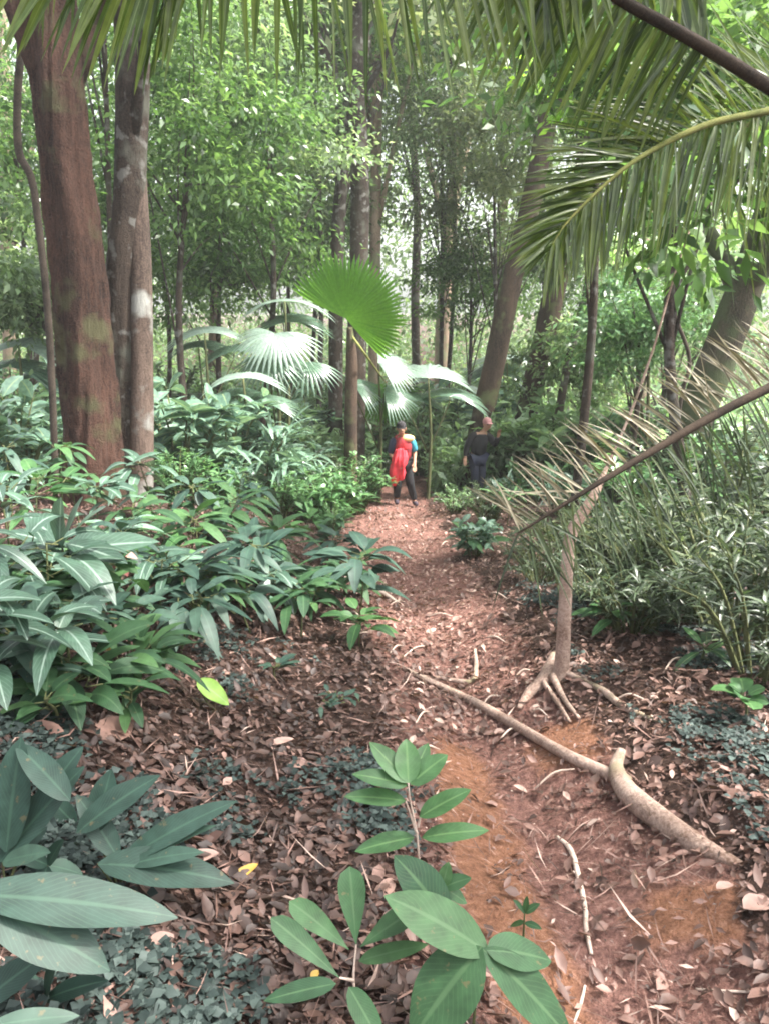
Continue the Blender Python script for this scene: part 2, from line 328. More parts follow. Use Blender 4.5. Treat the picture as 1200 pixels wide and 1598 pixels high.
M['fan'] = leafmat('fan blade', [(0, (.045, .12, .015)), (.5, (.08, .19, .025)), (1, (.13, .26, .04))], rough=.3, trans=.65, rib=.4, ribcol=(.03, .09, .01), tcol=2.0, blotch=.12)
M['fangrey'] = leafmat('shiny fan blade', [(0, (.09, .14, .11)), (.5, (.17, .24, .2)), (1, (.3, .4, .34))], rough=.36, trans=.2, rib=.3, spec=1.0)
M['yellow'] = leafmat('yellow leaf', [(0, (.5, .3, .05)), (1, (.65, .42, .1))], rough=.5, trans=.2)
M['red'] = leafmat('red withered leaf', [(0, (.16, .05, .05)), (.5, (.28, .10, .09)), (1, (.4, .2, .17))], rough=.5, trans=.2)
M['barkred'] = barkmat('red brown bark', (.007, .004, .0035), (.11, .056, .04), moss=(.085, .08, .04), mossamt=.25, scale=7, stretch=.22, bump=1.6)
M['barkgrey'] = barkmat('grey brown bark', (.010, .007, .006), (.08, .058, .045), moss=(.10, .10, .08), mossamt=.25, scale=8, stretch=.3, bump=1.2, patch=(.17, .165, .15))
M['barklichen'] = barkmat('lichen bark', (.022, .015, .012), (.14, .10, .08), moss=(.26, .26, .24), mossamt=.2, scale=6, stretch=.2)
M['barkbrown'] = barkmat('brown bark', (.015, .010, .008), (.09, .06, .042), moss=(.10, .11, .05), mossamt=.25, scale=6, stretch=.3)
M['barkpale'] = barkmat('pale bark', (.11, .08, .055), (.36, .27, .2), moss=(.2, .2, .12), mossamt=.3, scale=5, stretch=.3)
M['barkmoss'] = barkmat('mossy bark', (.016, .014, .010), (.09, .075, .05), moss=(.06, .075, .035), mossamt=.6, scale=6, stretch=.4)
M['root'] = barkmat('root bark', (.15, .09, .065), (.46, .34, .28), moss=(.24, .2, .13), mossamt=.15, scale=9, stretch=1, bump=.5)
M['stick'] = barkmat('bleached twig', (.35, .25, .2), (.62, .5, .42), scale=14, stretch=1, bump=.3)
M['liana'] = barkmat('dark vine', (.02, .016, .013), (.09, .07, .055), scale=12, stretch=1, bump=.5)
M['stem'] = barkmat('green stem', (.035, .045, .02), (.11, .12, .05), scale=20, stretch=.5, bump=.2)
M['rachis'] = barkmat('dark midrib', (.012, .009, .007), (.06, .042, .03), scale=14, stretch=1, bump=.3)
M['rachisyellow'] = barkmat('yellow green midrib', (.09, .11, .03), (.22, .22, .07), scale=14, stretch=1, bump=.2)

# ------------------------------------------------------------------ ground and path (one sheet, split where the trail runs)
NU, NV = 440, 620
vv = np.linspace(0, 1, NV); Y = -2.5+2.2*(np.exp(vv*4.85)-1)
u = np.linspace(-1, 1, NU); u = np.sign(u)*np.abs(u)**1.7
X = u[None, :]*(3.2+.95*(Y[:, None]+2.5)); YY = np.repeat(Y[:, None], NU, 1); cpath = pc(YY)
X = X+cpath*np.exp(-np.abs(u[None, :])*2)
Z = H(X, YY)
pm = np.abs(X-cpath)/pw(YY)+(fbm(X*2.5, YY*2.5, 77)-.5)*.8
pathm = ss((1.35-pm)/.5)*ss((24-YY)/4)
def bare(x, y):
    b = np.exp(-((x-pc(y)+.20)/.16)**2)*ss((4.2-y)/.8)*(.55+.9*fbm(x*4, y*4, 61))
    b = np.maximum(b, .9*np.exp(-(((x-.95)/.22)**2+((y-3.5)/.3)**2)))
    b = np.maximum(b, .8*np.exp(-(((x-.80)/.35)**2+((y-1.2)/.5)**2)))
    b = np.maximum(b, .8*np.exp(-(((x-1.05)/.25)**2+((y-2.1)/.2)**2)))
    return b
Cg = np.ones((NV, NU, 4)); Cg[..., 0] = pathm; Cg[..., 1] = bare(X, YY)
ii, jj = np.meshgrid(np.arange(NV-1), np.arange(NU-1), indexing='ij')
Fg = np.stack([ii*NU+jj, ii*NU+jj+1, (ii+1)*NU+jj+1, (ii+1)*NU+jj], -1).reshape(-1, 4)
Vg = np.stack([X, YY, Z], -1).reshape(-1, 3); Cg = Cg.reshape(-1, 4)
onp = (Cg[Fg, 0].mean(1) > .45) & (Vg[Fg, 1].mean(1) < 22)
def sub(F):
    ids, inv = np.unique(F, return_inverse=True); return Vg[ids], inv.reshape(-1, 4), Cg[ids]
for nm, fs in (('ground', Fg[~onp]), ('path', Fg[onp])):
    b = MB(); v_, f_, c_ = sub(fs); b.add(v_, f_, c_); o = link(nm, b.mesh(nm, M['soil'])); o['kind'] = 'structure'

# ------------------------------------------------------------------ leaf litter and creeping cover (uncountable)
def gnormal(x, y, e=.03):
    zx = (H(x+e, y)-H(x-e, y))/(2*e); zy = (H(x, y+e)-H(x, y-e))/(2*e)
    return unit(np.stack([-zx, -zy, np.ones_like(zx)], -1))
def scatter(n, r, y0=.9, y1=19, spread=.62, pwr=1.0):
    y = y0+(y1-y0)*r.rand(n)**pwr
    x = (r.rand(n)*2-1)*(.9+spread*y)
    return x, y
def litter(name, n, seed, dens, L0, L1, tintf, segs=2, pwr=1.5, y1=19, mat='litter', aspect=.5):
    r = rs(seed); x, y = scatter(n, r, pwr=pwr, y1=y1); k = r.rand(n) < dens(x, y); x = x[k]; y = y[k]; n = len(x)
    L = L0+(L1-L0)*r.rand(n)**2.6; W = L*aspect*(.6+.8*r.rand(n)); N0 = gnormal(x, y)
    th = r.rand(n)*2*PI; D = np.stack([np.cos(th), np.sin(th), r.randn(n)*.22], -1); N = unit(N0+r.randn(n, 3)*.3)
    D = unit(D-N*np.sum(D*N, 1)[:, None])
    P = np.stack([x, y, H(x, y)+.004+r.rand(n)*.018+.15*L], -1)-D*L[:, None]*.5
    b = MB(); leaves(b, P, D, N, L, W, np.clip(tintf(x, y, r), 0, 1), segs=segs, curl=r.randn(n)*.28+.1, fold=.4, kind='lance', seed=seed)
    return b
def dens_side(x, y): return np.clip(1.15-np.exp(-((x-pc(y)-.05)/.55)**2)*.92*ss((5-y)/2)-.8*bare(x, y), .06, 1)
def painted_light(x, y): return np.exp(-(((x-.35)/1.0)**2+((y-9)/3.6)**2))  # pool of light on the trail, painted into the litter tint
tf = lambda x, y, r: .29-.13*ss((pc(y)-.3-x)/.6)+.50*(r.rand(len(x))-.5)+.40*(r.rand(len(x)) > .93)+.28*painted_light(x, y)+.10*np.exp(-((x-pc(y)-.3)/.6)**2)+.10*(fbm(x*1.4, y*1.4, 4)-.5)  # weaker light on the left slope is painted as a darker tint
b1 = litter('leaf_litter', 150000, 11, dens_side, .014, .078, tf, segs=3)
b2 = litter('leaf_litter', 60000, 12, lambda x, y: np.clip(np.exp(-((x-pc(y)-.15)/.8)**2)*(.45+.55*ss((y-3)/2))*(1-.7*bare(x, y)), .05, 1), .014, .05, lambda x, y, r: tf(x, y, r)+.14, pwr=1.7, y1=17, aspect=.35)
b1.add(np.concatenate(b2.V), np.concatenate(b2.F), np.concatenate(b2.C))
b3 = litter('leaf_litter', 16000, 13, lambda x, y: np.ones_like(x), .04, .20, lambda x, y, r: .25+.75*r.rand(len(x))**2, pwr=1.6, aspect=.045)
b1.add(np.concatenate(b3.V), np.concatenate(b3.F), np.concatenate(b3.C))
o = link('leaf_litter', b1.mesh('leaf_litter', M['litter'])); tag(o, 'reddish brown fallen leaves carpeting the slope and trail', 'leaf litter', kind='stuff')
def cover(seed, n, dens):
    r = rs(seed); x, y = scatter(n, r, pwr=1.3, y1=9, spread=.6); k = r.rand(n) < dens(x, y); x = x[k]; y = y[k]; m = 6; n = len(x)
    x = np.repeat(x, m)+r.randn(n*m)*.02; y = np.repeat(y, m)+r.randn(n*m)*.02; n *= m
    th = r.rand(n)*2*PI; D = unit(np.stack([np.cos(th), np.sin(th), .35+.3*r.rand(n)], -1)); N = unit(np.stack([r.randn(n)*.4, r.randn(n)*.4, np.ones(n)], -1))
    P = np.stack([x, y, H(x, y)+.015+.035*r.rand(n)], -1); L = .02+.028*r.rand(n)
    b = MB(); leaves(b, P, D, N, L, L*.7, r.rand(n), segs=2, curl=.4, fold=.2, kind='round', seed=seed); return b
def dcov(x, y):
    f = fbm(x*1.9, y*1.9, 21)
    left = ss((pc(y)-.42-x)/.25)*ss((5.2-y)/1.2); right = ss((x-pc(y)-.62)/.3)*ss((7.5-y)/2)
    return np.clip((f-.47+.07*ss((3.6-y)/1.2)*(x < pc(y)))*5.5, 0, 1)*np.maximum(left, right)
o = link('creeping_cover', cover(5, 46000, dcov).mesh('creeping_cover', M['cover'])); tag(o, 'dark blue green creeping plants covering the soil', 'ground cover', kind='stuff')

# ------------------------------------------------------------------ crowns and trees
def crown_mb(seed, clusters, per, rad, zsq, L, W, tmin=0, tmax=1, hollow=.35, csz=.32, droop=.35, seg=False, center=(0, 0, 0)):
    r = rs(seed); d = unit(r.randn(clusters, 3)); rr = (hollow+(1-hollow)*r.rand(clusters)**.6)
    cc = d*rr[:, None]*np.array([rad, rad, rad*zsq])+np.array(center)
    ct = r.rand(clusters); sz = csz*rad*(.5+r.rand(clusters))
    idx = np.repeat(np.arange(clusters), per); n = len(idx)
    off = r.randn(n, 3)*np.array([1, 1, .45])*sz[idx][:, None]*.6
    P = cc[idx]+off
    out = unit(off+.01); D = unit(out+r.randn(n, 3)*.6+np.array([0, 0, -droop])); N = unit(np.array([0, 0, 1.])+r.randn(n, 3)*.55)
    ll = L*(.6+.8*r.rand(n)); t = tmin+(tmax-tmin)*np.clip(.6*ct[idx]+.4*r.rand(n), 0, 1)
    b = MB()
    if seg: leaves(b, P, D, N, ll, ll*W, t, segs=2, curl=.2, fold=.2, kind='lance', seed=seed)
    else: diamonds(b, P, D, N, ll, ll*W, t)
    return b, cc
def limbs(mb, trunk, ccs, r0, seed, k=8):
    r = rs(seed); sel = ccs[r.permutation(len(ccs))[:k]]
    for c in sel:
        i = int(np.clip(len(trunk)*(.55+.4*r.rand()), 0, len(trunk)-1)); p = trunk[i]
        mid = (p+c)/2+np.array([0, 0, .08])*np.linalg.norm(c-p)+r.randn(3)*.1
        tube(mb, [p, mid, c], [r0*.5, r0*.3, r0*.08], n=8, sides=6)
def make_tree(name, label, pts, rad, bark, crown=None, cseed=0, group=None, sides=12, n=30, rough=.12, ridges=0, freq=3, lim=8, cat='tree', leafm='bggreen'):
    """pts: world points from the ground up; crown: dict for crown_mb, centred on last point"""
    pts = np.asarray(pts, float); base_ = pts[0].copy(); root = thing(name, label, cat, base_, group)
    loc = pts-base_; loc = np.vstack([loc[0]-(loc[1]-loc[0])*.0-np.array([0, 0, .25]), loc]); rad = [rad[0]*1.25]+list(rad)
    b = MB(); P = tube(b, loc, rad, n=n, sides=sides, rough=rough, freq=freq, seed=cseed+5, ridges=ridges)
    if crown:
        cb, cc = crown_mb(cseed, center=tuple(loc[-1]+np.array(crown.get('off', (0, 0, 0)))), **{k: v for k, v in crown.items() if k != 'off'})
        limbs(b, P, cc, rad[-1]*1.4 if rad[-1] > .02 else .05, cseed, lim)
        link('crown', cb.mesh('crown', M[leafm]), root)
    link('trunk', b.mesh('trunk', M[bark]), root); return root

# --- big trees on the left
g = hit(145, 800); yL = g[1]
def P_(px, py, y): return at(px, py, y)
def gpt(px, py, y):
    p = at(px, py, y); return np.array([p[0], p[1], float(H(p[0], p[1]))])
yL = 8.0
k1 = yL/FPX/math.cos(PITCH)
pp = [gpt(150, 800, yL), P_(146, 700, yL), P_(135, 560, yL), P_(120, 400, yL), P_(104, 250, yL), P_(90, 100, yL), P_(78, -60, yL), P_(70, -400, yL), P_(60, -900, yL)]
make_tree('large_tree', 'thick leaning tree with peeling red brown bark, leftmost of the two big trunks', pp, [.33, .285, .265, .25, .235, .225, .22, .19, .14], 'barkred',
          crown=dict(clusters=34, per=90, rad=3.2, zsq=.5, L=.2, W=.45), cseed=101, sides=72, n=200, rough=.26, ridges=5, freq=6, leafm='bggreen')
yM = 8.4
pp = [gpt(203, 780, yM), P_(200, 700, yM), P_(194, 560, yM), P_(193, 430, yM), P_(203, 300, yM), P_(207, 150, yM), P_(208, -40, yM), P_(214, -500, yM), P_(230, -900, yM)]
tr = make_tree('large_tree', 'dark upright trunk with pale lichen side, close right of the red brown tree', pp, [.20, .185, .18, .17, .165, .165, .17, .14, .09], 'barkgrey',
          crown=dict(clusters=20, per=60, rad=2.6, zsq=.5, L=.18, W=.45), cseed=102, sides=36, n=130, rough=.14, ridges=4, freq=4, leafm='bgpale')
b = MB(); b0 = np.array(pp[0])
tube(b, np.array([gpt(221, 782, yM-.10), P_(222, 600, yM-.08), P_(221, 450, yM-.05), P_(216, 330, yM), P_(209, 210, yM), P_(207, 80, yM)])-b0, [.135, .12, .11, .105, .10, .06], n=80, sides=24, rough=.14, freq=4, seed=3)
link('second_stem', b.mesh('second_stem', M['barklichen']), tr)

make_tree('added_shade_tree', 'unseen leafy tree added on the right to shade the near slope', [[4.9, 1.0, float(H(4.9, 1.0))], [4.5, 1.3, 2.5], [3.1, 2.0, 5.6]], [.16, .13, .07], 'barkbrown',
          crown=dict(clusters=46, per=70, rad=2.3, zsq=.45, L=.16, W=.45, hollow=.1), cseed=55)  # out-of-view tree, added so its crown shades the foreground
# --- middle-distance trees: (label, [(px,py)...], y, [width px...], bark, crown radius, leaf, z-offset)
def px2r(w_, y): return w_*.5*y/FPX/math.cos(PITCH)
def pixtree(label, pix, y, wpx, bark, crown=None, seed=0, leafm='bgpale', name='tree', group=None, sides=14, lim=8, rough=.14):
    p0 = gpt(pix[0][0], pix[0][1], y); pts = [p0]+[P_(a, b_, y) for a, b_ in pix if P_(a, b_, y)[2] > p0[2]+.3]
    wp = [wpx[0]]+[np.interp(q, [0, 1], [wpx[0], wpx[-1]]) for q in np.linspace(.1, 1, len(pts)-1)]
    return make_tree(name, label, pts, [px2r(a, y) for a in wp], bark, crown, seed, group, sides=sides, n=50, rough=rough, leafm=leafm, lim=lim)
pixtree('brown trunk leaning right, rising directly behind the dark-clothed hiker', [(728, 760), (748, 670), (772, 560), (800, 430), (822, 345), (845, 230), (868, 110), (888, 0), (905, -100), (930, -320)], 17.5, [34, 32, 22], 'barkbrown',
        dict(clusters=14, per=50, rad=3.8, zsq=.5, L=.28, W=.42), 201, 'bgpale')
pixtree('second brown leaning trunk, right of the hiker in dark clothes', [(808, 715), (825, 630), (850, 520), (868, 440), (884, 380), (905, 290), (925, 200), (945, 90), (962, -60), (985, -260)], 19, [36, 28, 22], 'barkbrown',
        dict(clusters=14, per=50, rad=3.4, zsq=.6, L=.28, W=.42), 202, 'bggreen')
pixtree('thin dark leaning stem, right of the two brown leaning trunks', [(862, 700), (872, 640), (885, 570), (905, 490), (922, 420), (945, 330), (965, 240), (975, 60)], 18, [14, 12, 8], 'barkgrey',
        dict(clusters=26, per=90, rad=2.0, zsq=.8, L=.24, W=.42), 203, 'bggreen')
pixtree('wide grey trunk rising behind the green fan leaf', [(556, 790), (556, 600), (560, 420), (562, 300), (558, 180), (556, 60), (555, -80), (552, -300)], 16.5, [30, 27, 22], 'barkgrey',
        dict(clusters=14, per=50, rad=4.2, zsq=.45, L=.3, W=.42), 204, 'bgpale')
pixtree('dark slim trunk just left of the wide grey trunk', [(524, 700), (524, 560), (526, 400), (532, 300), (542, 200), (548, 120), (552, -60)], 17.5, [24, 20, 14], 'barkgrey',
        dict(clusters=14, per=50, rad=3.0, zsq=.6, L=.28, W=.42), 205, 'bgolive')
pixtree('pale slim trunk just right of the wide grey trunk', [(584, 700), (584, 500), (586, 350), (588, 200), (592, 60), (594, -150)], 20, [19, 17, 12], 'barkpale',
        dict(clusters=14, per=50, rad=3.4, zsq=.6, L=.28, W=.42), 206, 'bgolive')
pixtree('tan trunk far off, above the white glossy palm leaf', [(688, 640), (690, 540), (694, 460), (700, 380), (708, 300), (712, 180), (715, 40)], 30, [24, 20, 14], 'barkpale',
        dict(clusters=14, per=50, rad=3.6, zsq=.7, L=.32, W=.42), 207, 'bgpale')
pixtree('curving mossy trunk at the right edge under the palm frond', [(1060, 720), (1085, 650), (1120, 560), (1150, 480), (1180, 400), (1215, 300), (1260, 180)], 11, [60, 58, 44], 'barkmoss',
        dict(clusters=14, per=50, rad=2.4, zsq=.5, L=.2, W=.42), 208, 'bggreen')
pixtree('slender stem between the two big left trunks', [(178, 760), (176, 500), (172, 350), (168, 200), (164, 80), (160, -80)], 12, [8, 7, 6], 'barkgrey', dict(clusters=24, per=70, rad=1.3, zsq=1.0, L=.16, W=.42), 209, 'bggreen')
far = [
 ('thin dark trunk standing in the white gap, right of the fan leaf', 652, 660, 640, 28, 13, 'barkgrey'),
 ('faint pale trunk at the left frame edge', 18, 640, 10, 26, 22, 'barkpale'),
 ('grey trunk seen faintly right of the twin left trunks', 330, 640, 345, 27, 18, 'barkbrown'),
 ('dark stem behind the drooping frond tips', 950, 640, 1035, 22, 18, 'barkbrown'),
 ('reddish trunk hanging behind the drooping frond', 1000, 640, 1010, 25, 20, 'barkpale'),
 ('thin grey tree at the far right behind the frond', 1110, 640, 1100, 24, 15, 'barkgrey'),
 ('thin dark tree left edge beside the faint pale trunk', 52, 640, 70, 22, 10, 'barkgrey'),
 ('faint trunk left of the first leaning trunk', 775, 640, 790, 34, 15, 'barkbrown'),
]
for q, (lab, x0, y0, x1, yy, wpx, bk) in enumerate(far):
    rr = random.Random(q+40)
    pixtree(lab, [(x0, y0), ((x0*2+x1)/3+rr.uniform(-5, 5), 480), ((x0+x1)/2+rr.uniform(-6, 6), 330), (x1, 150), (x1+rr.uniform(-15, 15), -40)], yy, [wpx, wpx*.6], bk,
            dict(clusters=34, per=90, rad=rr.uniform(2.2, 4.2), zsq=rr.uniform(.7, 1.2), L=.21, W=.42, off=(0, 0, -rr.uniform(.5, 3.0))), 300+q, ['bgpale', 'bggreen', 'bgpale', 'bgolive'][q % 4], group='slim forest trees in the background', sides=8, lim=10)

# --- leafy understory trees whose crowns hang in the middle of the picture
under = [  # label, px of trunk, crown centre py, y, crown radius, L, leaf
 ('leafy yellow green tree close right of the dark left trunk', 300, 190, 13, 1.9, .17, 'bggreen', 1.0),
 ('fine leaved tree between left trunks and centre trunks', 410, 150, 15, 2.0, .17, 'bgpale', .9),
 ('low leafy tree below the fine leaved tree', 345, 390, 16, 1.9, .18, 'bggreen', .8),
 ('small pale tree behind the fan palm', 450, 340, 20, 2.2, .2, 'bgpale', .9),
 ('feathery pale tree right of the centre trunks', 690, 180, 21, 2.8, .15, 'bgpale', .9),
 ('feathery olive tree filling the gap before the leaning trunk', 770, 260, 20, 2.2, .18, 'bgolive', 1.0),
 ('small green tree low before the thin stems', 735, 430, 21, 1.6, .18, 'bggreen', .8),
 ('bright yellow green crown beside the top of the leaning trunk', 930, 110, 10, .75, .16, 'lime', .6),
 ('dark leafy tree in the top right corner', 1090, 60, 8, 1.7, .2, 'bggreen', .7),
 ('pale leafy tree behind the drooping frond', 1050, 420, 16, 1.9, .2, 'bgpale', .8),
 ('bushy tree between second leaning trunk and frond', 900, 560, 19, 1.7, .2, 'bgpale', .7),
 ('grey green bushy tree above the withered frond', 1000, 520, 13, 1.2, .16, 'shrub', .8),
 ('tall green tree behind the left frame edge', 20, 220, 17, 2.4, .2, 'bggreen', 1.1),
 ('bushy tree low behind the two left trunks', 60, 430, 14, 1.7, .2, 'bgpale', .8),
 ('pale tree standing left of the centre trunks', 495, 250, 22, 2.2, .22, 'bgpale', 1.1),
 ('pale fine tree behind both leaning trunks', 870, 380, 25, 1.8, .22, 'bgpale', 1.1),
 ('low pale tree behind the twin left trunks', 230, 300, 20, 2.4, .22, 'bgpale', 1.1),
 ('dense crown high behind the top fronds', 480, 20, 19, 3.0, .22, 'bggreen', .6),
 ('dense crown high right of the centre trunks', 700, 10, 22, 3.0, .22, 'bgolive', .6),
 ('mid green crown behind the leaning trunk tops', 850, 60, 25, 3.2, .25, 'bgpale', .7),
]
for q, (lab, px, py, yy, rad, L, lm, zs) in enumerate(under):
    rr = random.Random(q+7); c = at(px, py, yy); g0 = gpt(px+rr.uniform(-30, 30), 600, yy)
    mid = (c+g0)/2+np.array([rr.uniform(-.3, .3), 0, 0])
    n_per = 170
    make_tree('understory_tree', lab, [g0, mid, c], [.07, .055, .03], 'barkgrey', dict(clusters=int(26*rad), per=n_per, rad=rad, zsq=zs, L=L*.76, W=.42, hollow=.1, csz=.3), 400+q, 'leafy understory trees', sides=8, n=20, leafm=lm, lim=10)

# --- far wood reading as one mass
def farwood(seed, n):
    r = rs(seed); y = 30+60*r.rand(n)**1.3; x = (r.rand(n)*2-1)*(8+.62*y); zc = r.rand(n); z = -2.5+zc*(3+.42*y)
    k = r.rand(n) < np.clip((fbm(x*.16+y*.11, z*.3, 3)-.32)*3.2+.45*(z < 0), 0, 1)*np.clip(1.2-.35*np.exp(-((x/y-.03)/.09)**2-((z-3.0)/2.5)**2), 0, 1)
    x, y, z = x[k], y[k], z[k]; n = len(x)
    P = np.stack([x, y, z], -1)+r.randn(n, 3)*.25; D = unit(r.randn(n, 3)+np.array([0, 0, -.4])); N = unit(r.randn(n, 3)*.6+np.array([0, 0, 1]))
    L = (.20+.20*r.rand(n)); b = MB(); diamonds(b, P, D, N, L, L*.5, np.clip(.5*r.rand(n)+.5*fbm(x*.4, z*.6, 8), 0, 1)); return b
def under_growth(seed, n):
    r = rs(seed); y = 16.5+50*r.rand(n)**1.6; x = (r.rand(n)*2-1)*(4+.6*y); hh = r.rand(n)
    k = (np.abs(x-pc(y)) > .7+.05*y*0) & (r.rand(n) < np.clip((fbm(x*.5, y*.5, 14)-.25)*3, 0, 1)); x, y, hh = x[k], y[k], hh[k]; n = len(x)
    top = (.35+1.9*fbm(x*.7, y*.7, 33)**1.5)*(1+.02*y); P = np.stack([x, y, H(x, y)+hh*top], -1)
    D = unit(r.randn(n, 3)+np.array([0, -.2, .1])); N = unit(r.randn(n, 3)*.45+np.array([0, -.2, 1])); L = .16+.2*r.rand(n)
    b = MB(); diamonds(b, P, D, N, L, L*.38, np.clip(.5*r.rand(n)+.6*fbm(x*.8, y*.8, 8), 0, 1)); return b
o = link('undergrowth', under_growth(19, 100000).mesh('undergrowth', M['paleshrub'])); tag(o, 'low leafy undergrowth covering the forest floor beyond the hikers', 'undergrowth', kind='stuff')
o = link('distant_forest', farwood(9, 210000).mesh('distant_forest', M['bgpale'])); tag(o, 'pale green mass of distant forest leaves behind the trunks', 'forest', kind='stuff')

# ------------------------------------------------------------------ shrubs
def shrub_mesh(seed, rad, h, stems, per, L, W, kind='lance', mat='shrub', upright=.3, segs=3, droop=.35):
    r = rs(seed); b = MB(); st = MB()
    for s in range(stems):
        th = r.rand()*2*PI; q = rad*(.25+.75*r.rand()**.5); tip = np.array([math.cos(th)*q, math.sin(th)*q, h*(.45+.6*r.rand())*(1-.35*(q/rad)**2)])
        b0 = np.array([math.cos(th), math.sin(th), 0])*rad*.12; mid = (b0+tip)/2+np.array([0, 0, h*.12])
        pts = spline(np.array([b0-np.array([0, 0, .15]), mid, tip]), 16); tube(st, [b0-np.array([0, 0, .15]), mid, tip], [.012*h+.004, .008*h+.003, .003], n=8, sides=5)
        i = r.randint(4, 16, per); P = pts[i]+r.randn(per, 3)*.012
        a = r.rand(per)*2*PI; D = unit(np.stack([np.cos(a), np.sin(a), upright+r.randn(per)*.3], -1)+.4*unit(tip)); N = unit(np.array([0, 0, 1.])+r.randn(per, 3)*.3)
        ll = L*(.55+.75*r.rand(per)); leaves(b, P, D, N, ll, ll*W, np.clip(.25+.5*r.rand()+.3*r.randn(per)*.5, 0, 1), segs=segs, curl=droop*(.5+r.rand(per)), fold=.22, kind=kind, seed=seed+s)
    return b.mesh('foliage', M[mat]), st.mesh('stem', M['stem'])
PROT = {
 'pale': shrub_mesh(9, .9, 1.3, 22, 26, .26, .34, kind='ovate', mat='paleshrub', upright=.4, segs=3),
 'pale2': shrub_mesh(10, .9, 1.3, 30, 30, .18, .3, mat='paleshrub', upright=.3, segs=2),
 'fine': shrub_mesh(1, .8, 1.2, 34, 40, .14, .3, mat='shrub'),
 'fine2': shrub_mesh(2, .9, 1.3, 34, 40, .13, .32, mat='darkshrub'),
 'broad': shrub_mesh(3, .7, 1.3, 18, 14, .34, .36, kind='ovate', mat='shrubblue', segs=4),
 'broad2': shrub_mesh(4, .8, 1.1, 18, 16, .30, .3, kind='ovate', mat='shrub', segs=4),
 'strap': shrub_mesh(5, .6, 1.0, 20, 16, .45, .12, kind='blade', mat='shrubblue', upright=.6, segs=5, droop=.5),
 'bright': shrub_mesh(6, .55, .9, 16, 18, .22, .25, mat='forebright', upright=.5, segs=3),
 'thin': shrub_mesh(7, .9, 1.1, 40, 34, .20, .12, kind='blade', mat='darkshrub', upright=.4, segs=3),
 'thin2': shrub_mesh(8, .9, 1.0, 40, 34, .18, .13, kind='blade', mat='olivefrond', upright=.4, segs=3),
}
sh = [ # label, px, y, kind, scale
 ('broad leaved bush at the left edge behind the striped rosette', 20, 9.5, 'broad', 1.15),
 ('pale broad leaved bush against the left side of the big trunk', 70, 11.5, 'broad', 1.3),
 ('dark bush behind the base of the red brown tree', 120, 12.5, 'fine2', 1.2),
 ('glossy broad leaved bush right of the twin trunks', 285, 10.5, 'broad', 1.25),
 ('second glossy broad bush, nearer the fan palms', 350, 12, 'broad', 1.35),
 ('green fine leaved bush at the foot of the twin trunks', 275, 9.3, 'fine', .65),
 ('long leaved arching bush left of the trail', 400, 12.0, 'strap', 1.4),
 ('second long leaved arching bush beside the bright seedling', 450, 13.5, 'strap', 1.35),
 ('bright green bush left of the trail near the red hiker', 490, 12.3, 'bright', .95),
 ('dark bush left beside the hiker in red', 550, 14.5, 'fine2', .9),
 ('low green bush under the glossy bushes', 340, 9.8, 'broad2', .6),
 ('green bush in the middle under the bright bush', 430, 10.8, 'fine', .6),
 ('light leafy bush at the right of the dark clothed hiker', 830, 14.0, 'bright', 1.0),
 ('grassy bush between hiker and withered frond', 880, 12.0, 'strap', .85),
 ('thin leaved bush under the second leaning trunk', 900, 15.5, 'fine', 1.1),
 ('pale bush in the gap behind both hikers', 680, 22, 'broad2', 1.3),
 ('pale green bush behind the leaning trunk', 790, 22, 'broad', 1.2),
 ('bushy green plant behind the hiker in red', 590, 19, 'broad2', 1.3),
 ('dark thin leaved thicket at the right edge', 1180, 5.0, 'thin', 1.0),
 ('olive thin leaved thicket under the withered frond', 1080, 5.6, 'thin2', 1.05),
 ('dark thicket behind the sapling', 985, 6.0, 'fine2', .8),
 ('olive thicket further behind the sapling', 930, 7.6, 'thin2', .9),
 ('dark bush right of the sapling foot', 1010, 5.0, 'thin', .62),
 ('green bush far right above the thicket', 1150, 8.0, 'fine2', 1.35),
 ('fine leaved green bush behind the olive thicket', 1040, 9.0, 'fine', 1.3),
 ('bush at the right edge beneath the mossy trunk', 1120, 10.5, 'fine2', 1.5),
 ('dark low plant at the right edge of the trail', 855, 6.9, 'thin', .5),
 ('low blue green plant by the right of the trail', 745, 8.8, 'broad', .42),
 ('thicket in the right corner below the round leaves', 1240, 4.0, 'thin', .8),
 ('far bush left of centre under the pale trees', 480, 18, 'broad', 1.4),
 ('far bush below the centre trunks', 540, 20, 'fine', 1.4),
 ('far fine bush behind the left bank', 400, 17, 'fine', 1.6),
 ('far bush behind the twin trunks', 260, 15, 'fine2', 1.7),
 ('far left bush under the pale trees', 30, 16, 'fine', 1.8),
 ('far bush on the right between trunks and frond', 960, 16, 'broad', 1.5),
 ('far bush at the right behind the grey green tree', 1040, 15, 'fine', 1.7),
  ('pale low bush just right of the trail below the dark clothed hiker', 712, 12.5, 'pale2', .42),
 ('dark fine leaved low bush right of the trail, before the leaning trunk', 765, 11.2, 'fine2', .55),
 ('arching grassy plant right of the trail under the two hikers', 790, 13.4, 'strap', .6),
 ('fine low bush crowding the left trail edge below the red hiker', 520, 11.2, 'fine', .45),
 ('dense low bush hiding the foot of the fan palm', 548, 12.6, 'fine', .95),
 ('broad bush at the bend just left of the fan palm trunk', 512, 12.0, 'broad2', .85),
 ('dark low bush left of the first hiker, behind the fan palm', 572, 15.6, 'fine2', .8),
 ('leafy bush between the trail and the leaning trunk foot', 700, 18.0, 'pale2', .8),
]
wh = ['far left', 'left of the twin trunks', 'right of the twin trunks', 'left of the fan palm', 'below the fan palm', 'between the two hikers', 'behind the leaning trunks', 'right of the leaning trunks', 'above the withered frond', 'at the right edge']
